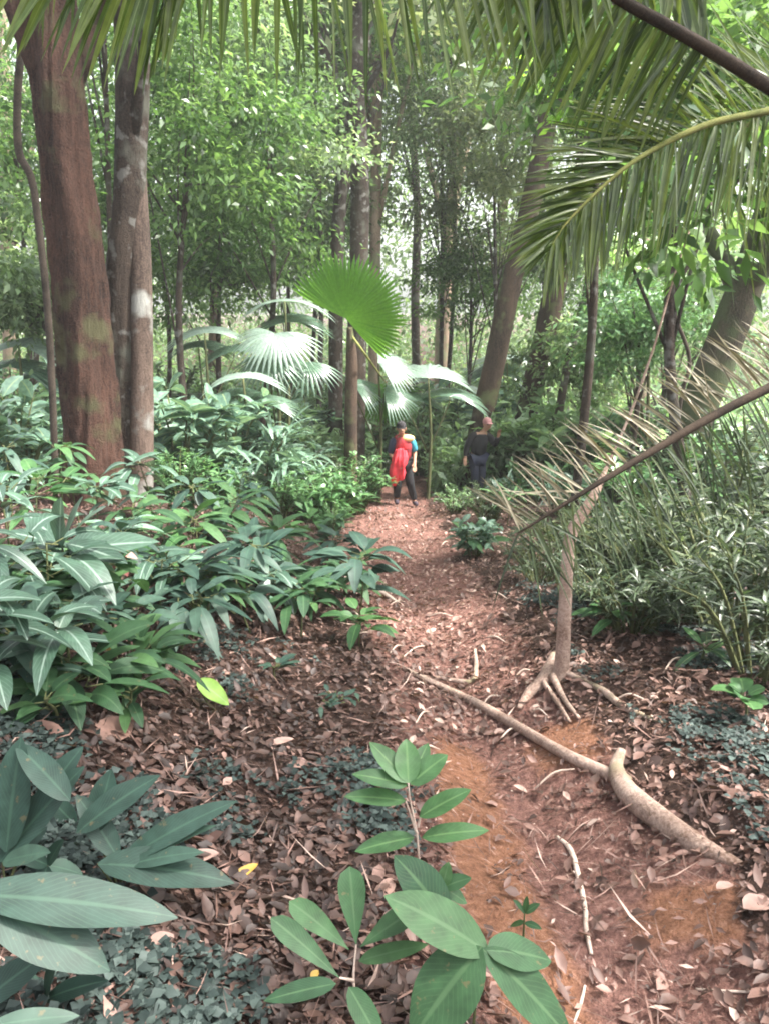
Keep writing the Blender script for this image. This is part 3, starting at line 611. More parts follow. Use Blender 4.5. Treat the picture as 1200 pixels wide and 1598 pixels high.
for q in range(64):
    rr = random.Random(900+q); px = -20+1240*((q*0.618) % 1); yy = 13.5+15*((q*.382) % 1)**1.1
    if 560 < px < 790 and yy < 19.5: yy = 20+rr.random()*7
    sh.append(('pale leafy bush in the undergrowth, '+wh[int(np.searchsorted([60, 180, 300, 470, 600, 720, 830, 950, 1100], px))], px, yy, rr.choice(['pale', 'pale2', 'pale', 'broad', 'pale2']), rr.uniform(1.1, 1.9)*(yy/17)**.5))
used = {}
for q, (lab, px, yy, kd, scl) in enumerate(sh):
    p = gpt(px, 700, yy); rz = (q*2.399) % 6.28
    if kd not in used:
        o = thing('shrub', lab, 'shrub', p, 'understory shrubs', rz); o.scale = (scl,)*3
        link('foliage', PROT[kd][0], o); link('stem', PROT[kd][1], o); used[kd] = o
    else: dup(used[kd], p, rz, scl, lab)

# ------------------------------------------------------------------ fan palms
def fan_mb(R, a0, a1, nseg, tilt, tint, split=.62, droop=.15, seed=0):
    """pleated fan in its own plane: local x right, y up the blade, z normal; hub at origin"""
    r = rs(seed); b = MB(); th = np.radians(np.linspace(a0, a1, nseg)); da = abs(th[1]-th[0])
    for a in th:
        L = R*(.9+.12*r.rand()); ts = np.linspace(0, 1, 9)
        wd = np.where(ts < split, ts*L*math.tan(da*.52)*2, split*L*math.tan(da*.52)*2*(1-(ts-split)/(1-split))**.8+.002)
        d = np.array([math.cos(a), math.sin(a), 0]); s = np.array([-math.sin(a), math.cos(a), 0])
        c = d[None]*(ts*L)[:, None]; c[:, 2] = -droop*L*ts**2.2+.05*L*ts
        pl = .25*wd
        V = np.stack([c-s*(wd*.5)[:, None], c+np.array([0, 0, 1.])*pl[:, None], c+s*(wd*.5)[:, None]], 1).reshape(-1, 3)
        i = np.arange(8)*3; F = np.vstack([np.stack([i, i+1, i+4, i+3], -1), np.stack([i+1, i+2, i+5, i+4], -1)])
        C = np.ones((9, 3, 4)); C[..., 0] = np.clip(tint+.25*(r.rand()-.5), 0, 1); C[..., 1] = np.array([0, .5, 1.]); C[..., 2] = ts[:, None]
        b.add(V, F, C.reshape(-1, 4))
    return b
def orient(b, pos, xdir, ndir):
    x = unit(np.array(xdir, float)); z = unit(np.array(ndir, float)-x*np.dot(ndir, x)); y = np.cross(z, x)
    R = np.stack([x, y, z], 0); V = np.concatenate(b.V)@R+np.array(pos); out = MB(); out.add(V, np.concatenate(b.F), np.concatenate(b.C)); return out
yf = 13.6
p0 = gpt(545, 700, yf); hub = at(540, 497, yf)
fp = thing('fan_palm', 'small fan palm holding one big backlit green fan leaf', 'palm', p0)
b = MB(); tube(b, np.array([p0-[0, 0, .2], at(548, 640, yf), at(549, 560, yf), at(546, 510, yf)])-p0, [.13, .115, .10, .05], n=30, sides=14, rough=.15, freq=6); link('trunk', b.mesh('trunk', M['barkbrown']), fp)
nf = np.array([.12, -1, -.25])
lf = link('fan_leaf', orient(fan_mb(1.10, -48, 152, 46, 0, .55, split=.80, droop=.2), hub-p0, (1, 0, 0), nf).mesh('fan_leaf', M['fan']), fp)
# drooping dark leaf low on the same palm
lf2 = link('fan_leaf', orient(fan_mb(.85, 178, 362, 34, 0, .1, split=.8, droop=.5), at(604, 600, 16.6)-p0, (1, 0, 0), (0, -.8, .6)).mesh('fan_leaf', M['fan']), fp); lf2['label'] = 'dark drooping fan leaf above the hiker in red'
b = MB(); tube(b, [at(546, 520, yf)-p0, at(575, 560, yf)-p0, at(604, 600, 16.6)-p0], [.025, .02, .015], n=12, sides=6); link('leaf_stalk', b.mesh('leaf_stalk', M['rachisyellow']), fp)
def greyfan(lab, cx, cy, y, R, a0, a1, nd_, mat='fangrey', group='glossy fan palms', seed=0, split=.55, droop=.5):
    p = gpt(cx, 700, y); h = at(cx, cy, y); R *= .78; o = thing('fan_palm', lab, 'palm', p, group)
    b = MB(); tube(b, [np.array([0, 0, -.2]), (h-p)*.5+np.array([.06, .0, 0]), h-p], [.05, .035, .015], n=14, sides=6); link('stalk', b.mesh('stalk', M['stem']), o)
    link('fan_leaf', orient(fan_mb(R, a0, a1, 26, 0, .6, split=split, droop=droop, seed=seed), h-p, (1, 0, 0), nd_).mesh('fan_leaf', M[mat]), o)
    r = rs(seed+50)
    for q in range(2):
        n2 = np.array([r.uniform(-.6, .6), -.4, .8]); h2 = h-p+np.array([r.uniform(-.5, .5), r.uniform(-.1, .5), -r.uniform(.25, .6)])
        b = MB(); tube(b, [(h-p)*.4, h2*.9, h2], [.02, .015, .01], n=8, sides=5); link('stalk', b.mesh('stalk', M['stem']), o)
        link('fan_leaf', orient(fan_mb(R*.85, a0-20*q, a1-10*q, 26, 0, .25, split=split, droop=droop, seed=seed+q+1), h2, (1, 0, 0), n2).mesh('fan_leaf', M['shrubblue']), o)
greyfan('white glossy fan leaf right of the green fan', 668, 590, 16, 1.35, 5, 170, (-.1, -.55, .85), seed=1, split=.8)
greyfan('pale fan palm below and right of the green fan leaf', 590, 566, 15.5, 1.1, -60, 90, (-.15, -.5, .85), seed=2)
greyfan('pale drooping fan palm left of the green fan leaf', 445, 470, 14.5, 1.25, 0, 190, (.1, -.2, .95), seed=3)
greyfan('blue grey fan palm lower left of the green fan leaf', 430, 520, 13.6, 1.1, 150, 370, (.3, -.55, .8), seed=4)
greyfan('grey fan palm near the twin trunks', 320, 520, 14.0, 1.1, 10, 200, (-.1, -.4, .9), seed=5)
greyfan('silvery fan palm above the broad bushes', 380, 590, 12.6, 1.0, 0, 190, (-.1, -.3, .9), seed=6)
greyfan('fan palm at the left edge behind the big trunk', 30, 540, 13.5, 1.2, -20, 200, (.1, -.4, .9), seed=7)
greyfan('pale fan palm behind the leaning trunks', 790, 560, 21, 1.6, -10, 190, (0, -.3, .9), seed=8)
greyfan('shiny fan palm right of the leaning trunks', 1010, 460, 14, 1.1, -20, 200, (0, -.3, .9), seed=9)

# ------------------------------------------------------------------ feather palms near the camera
def frond(parent, pts, rad, nl, lens, wid, angA, angB, up, droopA, droopB, mat, rmat, seed, spacing=(.06, 1.0), sides='AB', matB=None, lensB=None, jit=.10, t0=.05):
    r = rs(seed); fo = link('frond', None, parent) if False else None
    b = MB(); tube(b, pts, rad, n=40, sides=8); ro = link('frond', b.mesh('frond', M[rmat]), parent)
    P = spline(np.asarray(pts, float), 200); T = unit(np.gradient(P, axis=0))
    for sd_, sg, ang, dr in (('A', 1, angA, droopA), ('B', -1, angB, droopB)):
        if sd_ not in sides: continue
        n = nl; t = np.sort(np.clip(np.linspace(t0, 1, n)+r.randn(n)*.004, 0, 1)); i = (t*199).astype(int)
        p = P[i]; tt = T[i]; U = np.broadcast_to(unit(np.array(up[0 if sg > 0 else 1], float)), (n, 3)); U = unit(U-tt*np.sum(U*tt, 1)[:, None])
        a = np.radians(ang(t)+r.randn(n)*60*jit); D = unit(tt*np.cos(a)[:, None]+U*np.sin(a)[:, None]+r.randn(n, 3)*jit)
        ln = lens if sg > 0 or lensB is None else lensB
        LL = ln(t)*(.85+.25*r.rand(n)); N = unit(np.cross(D, np.array([0, -1., .3]))); N = unit(np.array([0, -1., .6])+r.randn(n, 3)*.5)
        lb = MB(); leaves(lb, p, D, N, LL, wid*(.7+.5*r.rand(n)), r.rand(n), segs=8, curl=dr*(.7+.6*r.rand(n)), fold=.5, kind='blade', seed=seed)
        lo = link('leaflets', lb.mesh('leaflets', M[mat if sg > 0 or matB is None else matB]), ro)
    return ro
# right-hand palm (trunk stands just outside the frame)
tb = at(1400, 800, 4.0); tb = np.array([tb[0], 4.0, float(H(tb[0], 4.0))]); cr = at(1400, 150, 4.0)
rp = thing('feather_palm', 'feather palm reaching in from the right with one arching and one withered frond', 'palm', tb)
b = MB(); tube(b, [[0, 0, -.2], (cr-tb)*.5+[.05, .1, 0], cr-tb+[0, 0, .15]], [.13, .11, .10], n=40, sides=16, rough=.15, freq=9); link('trunk', b.mesh('trunk', M['barkbrown']), rp)
q = lambda px, py, y: at(px, py, y)-tb
one = lambda a: (lambda t: a+0*t)
f1 = frond(rp, [cr-tb, q(1290, 155, 3.9), q(1190, 175, 3.7), q(1110, 192, 3.55), q(1040, 222, 3.45), q(980, 258, 3.35), q(925, 305, 3.3), q(880, 352, 3.25), q(856, 390, 3.2)], [.03, .02, .016, .014, .012, .009, .007, .004, .002], 150,
      lambda t: .66*np.sin(np.clip(.32+t*.60, 0, 1)*PI)**.7*(1-.35*t), .0165, lambda t: 62-42*t, lambda t: 66-36*t, ((-.35, .3, 1), (.25, -.1, -1)), .12, .30, 'frond', 'rachisyellow', 5, lensB=lambda t: .50*np.sin(np.clip(.3+t*.55, 0, 1)*PI)**.6*(1-.5*t))
f1['label'] = 'green arching frond'
f2 = frond(rp, [q(1400, 520, 4.0), q(1300, 560, 3.9), q(1215, 598, 3.8), q(1120, 645, 3.75), q(1010, 708, 3.65), q(910, 768, 3.55), q(808, 832, 3.5)], [.036, .03, .026, .023, .019, .012, .005], 110,
      lambda t: .46-.10*t, .0105, lambda t: 74+0*t, lambda t: 96-10*t, ((-.6, .25, .9), (.4, -.2, -1)), .14, .20, 'deadfrond', 'rachis', 6, matB='olivefrond', lensB=lambda t: .62-.25*t, jit=.17, t0=.2)
f2['label'] = 'withered frond with dark midrib and pale broken leaflets'
f3 = frond(rp, [cr-tb, q(1300, 190, 3.7), q(1200, 136, 3.5), q(1120, 86, 3.4), q(1040, 40, 3.3), q(955, -8, 3.2), q(880, -70, 3.1), q(800, -150, 3.0)], [.036, .032, .028, .026, .024, .02, .014, .006], 60,
      one(.5), .03, one(70), one(80), ((0, .3, 1), (.1, .4, -1)), .1, .3, 'frond', 'rachis', 7, lensB=lambda t: .30+.1*t, t0=.45)
f3['label'] = 'thick dark midrib crossing the top right corner'
# second green side frond hanging at the right edge
f4 = frond(rp, [cr-tb, q(1330, 120, 4.3), q(1240, 150, 4.5), q(1160, 200, 4.6), q(1110, 260, 4.65)], [.03, .02, .014, .01, .004], 40, one(.45), .02, one(50), one(70), ((-.3, .2, .6), (.3, 0, -1)), .4, .5, 'frond', 'rachisyellow', 8, lensB=one(.62))
# left/top palm
tb2 = np.array([-3.0, 2.2, float(H(-3.0, 2.2))]); cr2 = at(-330, -260, 3.0)
lp = thing('feather_palm', 'feather palm whose drooping green leaflets hang along the top of the view', 'palm', tb2)
b = MB(); tube(b, [[0, 0, -.2], (cr2-tb2)*.5+[-.15, .1, 0], cr2-tb2], [.13, .11, .09], n=40, sides=16, rough=.15, freq=9); link('trunk', b.mesh('trunk', M['barkbrown']), lp)
q = lambda px, py, y: at(px, py, y)-tb2
f5 = frond(lp, [cr2-tb2, q(-60, -330, 3.0), q(180, -250, 3.0), q(400, -160, 3.0), q(600, -110, 3.0), q(800, -100, 3.0), q(930, -80, 3.0)], [.03, .022, .018, .014, .01, .006, .003], 78,
      one(.55), .025, one(60), lambda t: 88-22*t, ((0, .5, 1), (0.05, 0, -1)), .2, .10, 'frond', 'rachisyellow', 9, lensB=lambda t: np.interp(t, [0, .3, .5, .75, .9, 1], [.55, .56, .50, .46, .36, .22]), t0=.2, jit=.07)
f6 = frond(lp, [cr2-tb2, q(-150, -210, 2.7), q(30, -130, 2.6), q(190, -60, 2.6), q(300, -30, 2.6)], [.03, .022, .016, .01, .004], 44,
      one(.5), .026, one(70), lambda t: 128-30*t, ((0, .5, 1), (-.2, 0, -1)), .1, .12, 'frond', 'rachis', 10, lensB=lambda t: .52-.27*t, jit=.06, t0=.3)

# ------------------------------------------------------------------ hand-placed foreground plants
def pixleaf(b, bx, by, tx, ty, y0, dy, wpx, tint, kind='ovate', curl=.12, fold=.2, n=(0, -.45, 1), segs=12, seed=0, wav=.022):
    p = at(bx, by, y0); t = at(tx, ty, y0+dy); L = float(np.linalg.norm(t-p)); t = t+np.array([0, 0, curl*L]); d = t-p; L2 = float(np.linalg.norm(d))
    leaves(b, [p], [d/L2], [unit(np.array(n, float))], [L2], [wpx*y0/FPX/math.cos(PITCH)*1.1], [tint], segs=segs, curl=curl*L/L2, fold=fold, kind=kind, wav=wav, seed=seed)
def pixplant(name, label, cat, ground, leavesl, stems, mat, stemmat='stem', group=None, kind='ovate', srad=.005, **kw):
    """ground: world base; leavesl: (bx,by,tx,ty,y,dy,wpx,tint)"""
    o = thing(name, label, cat, ground, group); b = MB()
    for q_, l in enumerate(leavesl): pixleaf(b, *l[:8], kind=(l[8] if len(l) > 8 else kind), seed=q_, **kw)
    me = b.mesh('foliage', M[mat]); c = link('foliage', me, o); me.transform(__import__('mathutils').Matrix.Translation(-Vector(ground)))
    s = MB()
    for st in stems: tube(s, np.array(st)-np.array(ground), np.linspace(srad, srad*.45, len(st)), n=14, sides=6)
    if stems: link('stem', s.mesh('stem', M[stemmat]), o)
    return o
# 1 seedling in the middle of the foreground
g1 = hit(662, 1420); ys = g1[1]
def S(px, py, d=0): return at(px, py, ys+d)
Ls = [(637, 1222, 577, 1158, ys-.05, .10, 34, .6), (637, 1222, 634, 1153, ys-.05, .10, 40, .7), (640, 1224, 698, 1178, ys-.05, .05, 38, .6), (636, 1226, 550, 1208, ys-.05, .02, 30, .4), (640, 1222, 668, 1160, ys-.05, .12, 30, .5),
      (633, 1250, 537, 1243, ys-.05, 0, 30, .6), (654, 1275, 735, 1232, ys-.04, .03, 34, .6), (646, 1307, 554, 1329, ys-.04, -.03, 32, .5), (658, 1307, 763, 1296, ys-.03, 0, 32, .6)]
pixplant('seedling', 'upright green seedling with paired leaves at the edge of the orange soil', 'plant', g1, Ls,
         [[g1, S(655, 1360, -.03), S(650, 1300, -.04), S(640, 1250, -.05), S(637, 1222, -.05)], [S(650, 1300, -.04), S(633, 1250, -.05)], [S(652, 1290, -.04), S(656, 1275, -.04)]], 'forebright', 'stick', curl=.10)
# 2 star of leaves at the bottom centre
g2 = hit(560, 1590); y2 = g2[1]+.05
Ls = [(556, 1474, 546, 1352, y2, .12, 46, .5, 'obov'), (545, 1482, 452, 1406, y2, .08, 40, .6, 'obov'), (530, 1526, 423, 1432, y2-.05, .08, 40, .4, 'obov'), (525, 1535, 412, 1562, y2-.08, -.02, 34, .1), (545, 1540, 600, 1640, y2-.08, -.12, 40, .4),
      (562, 1478, 650, 1418, y2, .06, 40, .6, 'obov'), (560, 1500, 668, 1474, y2, .02, 30, .8)]
pixplant('broad_leaf_plant', 'star of blunt green leaves at the bottom centre', 'plant', g2, Ls, [[g2, at(552, 1530, y2-.03), at(556, 1474, y2)], [at(552, 1530, y2-.03), at(530, 1526, y2-.05)]], 'fore', 'stick', curl=.08)
# 3 big lobed leaf
g3 = hit(735, 1640); y3 = g3[1]+.02
Ls = [(752, 1478, 640, 1625, y3, -.10, 104, .45, 'lance'), (752, 1480, 895, 1630, y3, -.06, 74, .3, 'lance'), (765, 1490, 600, 1398, y3, .05, 80, .6, 'lance'), (758, 1482, 860, 1500, y3, .05, 60, .35), (700, 1440, 615, 1335, y3+.1, .04, 70, .0)]
pixplant('broad_leaf_plant', 'large drooping three lobed leaf at the bottom beside the trail', 'plant', g3, Ls, [[g3, at(742, 1560, y3), at(752, 1480, y3)], [at(742, 1560, y3), at(700, 1440, y3+.1)]], 'fore', 'stem', curl=.16, fold=.12)
# 4 bottom-left forked leaves
g4 = hit(30, 1560); y4 = g4[1]
Ls = [(-60, 1395, 278, 1432, y4-.1, .06, 84, .35), (-40, 1400, 172, 1516, y4-.1, -.02, 92, .4), (-60, 1590, 92, 1476, y4-.15, .12, 56, .1), (-20, 1602, 125, 1585, y4-.3, .05, 36, .7)]
pixplant('broad_leaf_plant', 'forked blue green leaf spreading from the bottom left edge', 'plant', g4, Ls, [[g4, at(-20, 1480, y4-.08), at(-60, 1395, y4-.1)]], 'foredark', 'stem', curl=.10, fold=.14, kind='lance')
g5 = hit(190, 1400); y5 = g5[1]
Ls = [(153, 1348, 366, 1378, y5-.03, 0, 62, .3), (190, 1345, 370, 1250, y5, .1, 46, .5), (195, 1345, 338, 1288, y5, .06, 24, .8), (185, 1340, 120, 1240, y5, .08, 40, .2), (150, 1300, 175, 1200, y5+.03, .1, 46, .4), (120, 1300, 250, 1210, y5, .12, 50, .3), (200, 1350, 320, 1330, y5-.02, 0, 30, .6)]
pixplant('broad_leaf_plant', 'dark plant with long arching leaves left of the orange fallen leaf', 'plant', g5, Ls, [[g5, at(190, 1345, y5)], [g5, at(153, 1348, y5-.03)], [g5, at(150, 1300, y5+.03)]], 'foredark', 'stem', curl=.14)
g6 = hit(10, 1400); y6 = g6[1]
Ls = [(10, 1330, 34, 1150, y6, .1, 66, .5), (0, 1345, 132, 1196, y6, .08, 62, .4), (60, 1260, 130, 1165, y6+.05, .1, 46, .3), (-10, 1330, -60, 1160, y6, .1, 60, .5), (110, 1250, 25, 1160, y6, .1, 44, .35), (5, 1345, 80, 1330, y6-.05, -.05, 34, .9), (20, 1340, 75, 1290, y6, .1, 30, 0)]
pixplant('broad_leaf_plant', 'upright broad leaved plant against the left edge above the forked leaf', 'plant', g6, Ls, [[g6, at(5, 1345, y6)], [g6, at(60, 1260, y6+.05)]], 'foredark', 'stem', curl=.10)
for lab_, gx, gy, yo, lv in (
  ('low dark plant behind the dark arching leaves', 120, 1330, .1, [(120, 1290, 60, 1230, 30), (120, 1290, 190, 1250, 28), (120, 1290, 100, 1340, 30), (120, 1290, 175, 1310, 26), (120, 1290, 45, 1290, 28)]),
  ('small olive plant under the upright leaves', 80, 1400, 0, [(75, 1350, 20, 1330, 30), (75, 1350, 100, 1310, 26), (75, 1350, 130, 1365, 28), (75, 1350, 60, 1400, 30)]),
  ('dark leaves lowest in the bottom left corner', 120, 1590, 0, [(70, 1560, 170, 1530, 34), (70, 1560, 150, 1600, 34), (70, 1560, 10, 1520, 38), (70, 1560, 90, 1500, 34), (70, 1560, -10, 1570, 36)]),
  ('small plant between the star of leaves and the seedling', 690, 1420, 0, [(690, 1385, 650, 1350, 26), (690, 1385, 735, 1370, 26), (690, 1385, 700, 1345, 22), (690, 1385, 655, 1400, 24), (690, 1385, 728, 1410, 24)]),
  ('thin seedling beside the orange soil at the bottom', 815, 1480, 0, [(818, 1425, 800, 1405, 12), (818, 1425, 842, 1410, 12), (818, 1440, 795, 1445, 12), (818, 1440, 845, 1450, 12), (818, 1425, 822, 1398, 10)])):
    gg = hit(gx, gy); yy_ = gg[1]+yo
    pixplant('small_plant', lab_, 'plant', gg, [(a_, b_, c_, d_, yy_, .04*((k_ % 3)-1), w_, (k_*.37) % 1, 'ovate') for k_, (a_, b_, c_, d_, w_) in enumerate(lv)], [[gg, at(lv[0][0], lv[0][1], yy_)]], 'fore' if gx > 500 else 'foredark', 'stem', curl=.12)
# 5 silver striped rosette
g7 = hit(100, 960); y7 = g7[1]-.2
c7 = (98, 852)
tips = [(96, 776, 34), (166, 790, 24), (40, 800, 30), (178, 838, 34), (250, 846, 38), (20, 870, 30), (168, 902, 26), (60, 905, 30), (120, 930, 30), (200, 880, 30), (10, 830, 28), (130, 775, 22), (-20, 900, 36), (80, 945, 30)]
r_ = random.Random(3)
Ls = [(c7[0]+r_.uniform(-8, 8), c7[1]+r_.uniform(-6, 12), tx, ty, y7, r_.uniform(-.25, .25), w_*1.15, r_.random(), 'lance') for tx, ty, w_ in tips]
pixplant('rosette_plant', 'silver ribbed rosette of pointed leaves below the red brown tree', 'plant', g7, Ls, [[g7, at(100, 900, y7), at(98, 852, y7)]], 'stripe', 'stem', curl=.10, srad=.012)
def rosette(label, px, py, lift, n, Lm, wr, mat, seed, kind='ovate', elev=(-.1, .8), group='low broad leaved plants', curl=.35, name='broad_leaf_plant', tiers=3, stemr=.008):
    if n > 9: n = int(n*1.7); Lm = Lm*.8
    g_ = hit(px, py); r = rs(seed); o = thing(name, label, 'plant', g_, group); b = MB(); s = MB()
    top = np.array([r.randn()*.05, r.randn()*.05, lift]); tube(s, [[0, 0, -.05], top*.5+r.randn(3)*.02, top], [stemr, stemr*.8, stemr*.5], n=10, sides=6)
    for k in range(n):
        a = k*2.399+r.randn()*.3; e = elev[0]+(elev[1]-elev[0])*r.rand(); D = unit(np.array([math.cos(a), math.sin(a), e]))
        P = top*(1-.9*(k % tiers)/max(tiers, 1)*r.rand())+np.array([r.randn(), r.randn(), 0])*.05*(n > 9); pet = P+D*Lm*.22; tube(s, [P, pet], [.004, .003], n=4, sides=5)
        L = Lm*(.7+.5*r.rand()); leaves(b, [pet], [D], [unit(np.array([r.randn()*.2, r.randn()*.2, 1]))], [L], [L*wr*(.8+.4*r.rand())], [r.rand()], segs=8, curl=curl*(.5+r.rand()), fold=.2, kind=kind, wav=.012, seed=seed+k)
    link('foliage', b.mesh('foliage', M[mat]), o); link('stem', s.mesh('stem', M['stem']), o); return o
rosette('pale striped rosette at the left edge', 20, 900, .55, 12, .34, .28, 'stripe', 21, 'lance')
rosette('dark low rosette at the left edge under the striped ones', 15, 1040, .25, 11, .26, .42, 'foredark', 22)
rosette('rosette with drooping blades below the silver rosette', 110, 1060, .35, 12, .25, .42, 'stripe', 23)
rosette('dull rosette between silver plants and litter', 200, 1030, .28, 12, .26, .36, 'foredark', 24)
rosette('narrow leaved plant at the right of the silver rosette', 255, 970, .40, 11, .32, .26, 'stripe', 25, 'lance')
rosette('small green plant under the drooping blades', 90, 1130, .15, 9, .18, .42, 'fore', 26)
rosette('little plant right of the drooping blades', 190, 1130, .16, 9, .15, .42, 'fore', 27)
rosette('light green plant at the top left of the rosettes', 60, 850, .5, 10, .36, .3, 'forebright', 28, 'lance')
rosette('green plant before the foot of the twin trunks', 215, 880, .42, 12, .42, .26, 'fore', 29, 'lance')
rosette('wide green plant in the middle of the left bank', 320, 900, .45, 14, .46, .28, 'fore', 30, 'lance')
rosette('blue green plant left of the cut leaf', 300, 960, .35, 12, .36, .32, 'foredark', 31)
rosette('tall green plant at the back of the left bank', 365, 860, .5, 14, .48, .28, 'fore', 32, 'lance')
rosette('broad green plant near the trail on the left bank', 440, 885, .4, 13, .42, .30, 'fore', 33)
rosette('pale green plant at the left border of the trail', 480, 840, .3, 11, .34, .3, 'forebright', 34, 'lance')
rosette('star leaved plant with hanging blades in the centre left', 395, 990, .42, 11, .30, .34, 'foredark', 35, curl=.6)
rosette('fresh green plant leaning over the litter at centre left', 470, 1000, .35, 10, .34, .3, 'fore', 36)
rosette('green plant reaching over the trail edge', 560, 1010, .22, 10, .26, .40, 'forebright', 37)
rosette('small plant beside the fresh green plant', 510, 940, .25, 10, .3, .3, 'fore', 38, 'lance')
rosette('tiny blue green plant alone in the left litter', 505, 1110, .07, 10, .10, .35, 'foredark', 39, 'lance')
rosette('low plant close behind the tiny blue green one', 430, 1060, .10, 8, .14, .35, 'foredark', 43, 'lance')
rosette('small glossy plant right of the sapling', 955, 985, .16, 10, .22, .35, 'forebright', 40)
rosette('round leaved light green plant at the right edge', 1160, 1125, .12, 8, .13, .6, 'forebright', 41, 'round', elev=(.4, 1.2))
rosette('small dark plant at the right of the clearing', 1090, 1040, .12, 9, .2, .25, 'shrub', 42, 'lance')
rosette('blue green low plant right of the trail below the rachis', 740, 870, .25, 11, .38, .26, 'fore', 44, 'lance')
rosette('grassy plant at the trail edge under the rachis tip', 830, 870, .3, 13, .4, .12, 'olivefrond', 45, 'blade')
rosette('short grassy tuft right of the hikers', 790, 820, .4, 14, .5, .12, 'shrub', 46, 'blade', elev=(.3, 1.2))
r_ = random.Random(5)
more = [(40,965),(150,985),(75,1085),(-10,1110),(270,905),(150,860),(350,850),(400,930),(300,1005),(450,935),(20,790),(130,835),(400,835),(250,850),(520,880),(340,945),(60,1010),(215,940),(560,960),(180,905)]
mk_ = ['fore','stripe','foredark','forebright','fore','foredark','shrubblue']
look = ['leaning','flat','ragged','full','sparse','tilted','drooping']
for q_, (px, py) in enumerate(more):
    k_ = r_.randrange(7); near_ = ['dark rosettes at the left edge','silver rosette','twin trunks','trail border'][0 if px < 80 else 1 if px < 230 else 2 if px < 360 else 3]
    rosette('%s green plant, %s row, %s the %s' % (look[k_], 'back' if py < 880 else 'middle' if py < 980 else 'front', ['beside', 'close to', 'just before', 'crowding'][q_ % 4], near_), px, py, r_.uniform(.2, .5), r_.randint(11, 16), r_.uniform(.26, .46), r_.uniform(.24, .42), mk_[k_], 80+q_, r_.choice(['ovate', 'lance']), curl=r_.uniform(.3, .6))
more2 = [(30,1070,.35),(-20,1010,.5),(130,1110,.2),(230,1060,.25),(280,1020,.35),(80,1000,.5),(180,985,.45),(330,1000,.4),(380,960,.5),(430,970,.35),(490,965,.25),(540,930,.25),(300,860,.6),(380,820,.6),(450,810,.5),(100,820,.7),(20,840,.8),(240,820,.6),(520,850,.3),(200,1085,.2)]
hue = ['blue green', 'dull green', 'mid green', 'deep green']; hmat = ['foredark', 'stripe', 'fore', 'fore']
for q_, (px, py, lf_) in enumerate(more2):
    k_ = q_ % 4; where = 'under the silver rosette' if px < 130 and py > 950 else 'at the left frame edge' if px < 60 else 'in front of the twin trunks' if py < 900 and px < 330 else 'among the rosettes' if px < 300 else 'near the left trail edge' if px > 460 else 'halfway between rosettes and trail'
    rosette('%s %s bush plant %s, %s' % (['tall', 'low', 'dense', 'loose'][(q_//4+q_) % 4], hue[k_], where, ['topmost leaves pointed', 'leaves narrow', 'leaves arching', 'leaves crowded', 'leaves spread'][q_//4]), px, py, lf_, 12+q_ % 5, [.26, .32, .38][q_ % 3], [.3, .38, .26][(q_+1) % 3], hmat[k_], 150+q_, ['lance', 'ovate'][q_ % 2], elev=(-.3, .9), curl=.45)
# lime leaf sprig, red withered cluster, yellow leaf
g8 = hit(335, 1110); y8 = g8[1]
pixplant('sprig', 'single lime green leaf lit against brown litter', 'plant', g8, [(308, 1062, 358, 1100, y8, -.03, 30, .5)], [[g8, at(320, 1090, y8), at(308, 1062, y8)]], 'lime', curl=.15)
pixplant('withered_leaf', 'yellow leaf caught among the left rosettes', 'leaf', hit(184, 1040, .3), [(165, 1012, 204, 1012, hit(184, 1040)[1]-.1, 0, 16, .5)], [], 'yellow')
gr = hit(188, 905, .3)
pixplant('withered_cluster', 'reddish withered leaf cluster beside the silver rosette', 'plant', hit(188, 930), [(188, 862, 160, 880, gr[1], -.05, 12, .5), (188, 862, 200, 900, gr[1], -.05, 14, .4), (188, 862, 215, 872, gr[1], 0, 12, .8), (188, 862, 176, 898, gr[1], 0, 12, .2), (188, 862, 200, 846, gr[1], 0, 12, .6), (188, 862, 165, 855, gr[1], 0, 12, .7)],
         [[hit(188, 930), at(188, 895, gr[1]), at(188, 862, gr[1])]], 'red', curl=.2, kind='lance')

# ------------------------------------------------------------------ distinct fallen leaves
def fallen(label, px, py, Lm, ang, mat, tint, wr=.45, curl=.1):
    p = hit(px, py, .03); b = MB(); a = math.radians(ang); D = np.array([math.cos(a), math.sin(a), .05]); N = gnormal(np.array([p[0]]), np.array([p[1]]))[0]+np.array([.1, -.25, 0])
    leaves(b, [-D*Lm/2], [D], [N], [Lm], [Lm*wr], [tint], segs=7, curl=curl, fold=.35, kind='ovate', wav=.03)
    o = link('fallen_leaf', b.mesh('fallen_leaf', M[mat])); o.location = Vector(p); tag(o, label, 'leaf', 'fallen leaves on the slope')
fallen('pale pink fallen leaf beside the dark arching plant', 318, 1338, .11, 25, 'litter', .8)
fallen('orange fallen leaf right of the pale pink one', 384, 1362, .11, 50, 'yellow', .0, .3)
fallen('second small pale leaf below the dark plant', 255, 1467, .08, 10, 'litter', .8)
fallen('pale leaf lying at the right edge of the trail', 1184, 1414, .12, 15, 'litter', .78, .6)
fallen('light curled leaf left of the seedling', 440, 1158, .13, 30, 'litter', .8, .3)
fallen('pinkish leaf in the left litter above the seedling', 465, 1192, .09, 170, 'litter', .78, .7)
fallen('peach coloured leaf next to the seedling foot', 605, 1385, .10, 70, 'litter', .78, .5)
fallen('large brown curled leaf under the left rosettes', 180, 1140, .22, 80, 'litter', .6, .6)
fallen('brown leaf at the left under the small green plant', 68, 1140, .15, 10, 'litter', .6, .6)
fallen('small yellow leaf by the star of leaves', 492, 1524, .035, 60, 'yellow', .8, .6)
fallen('yellowish leaf on the trail beside the thick root end', 1130, 1385, .07, 20, 'litter', .78, .5)

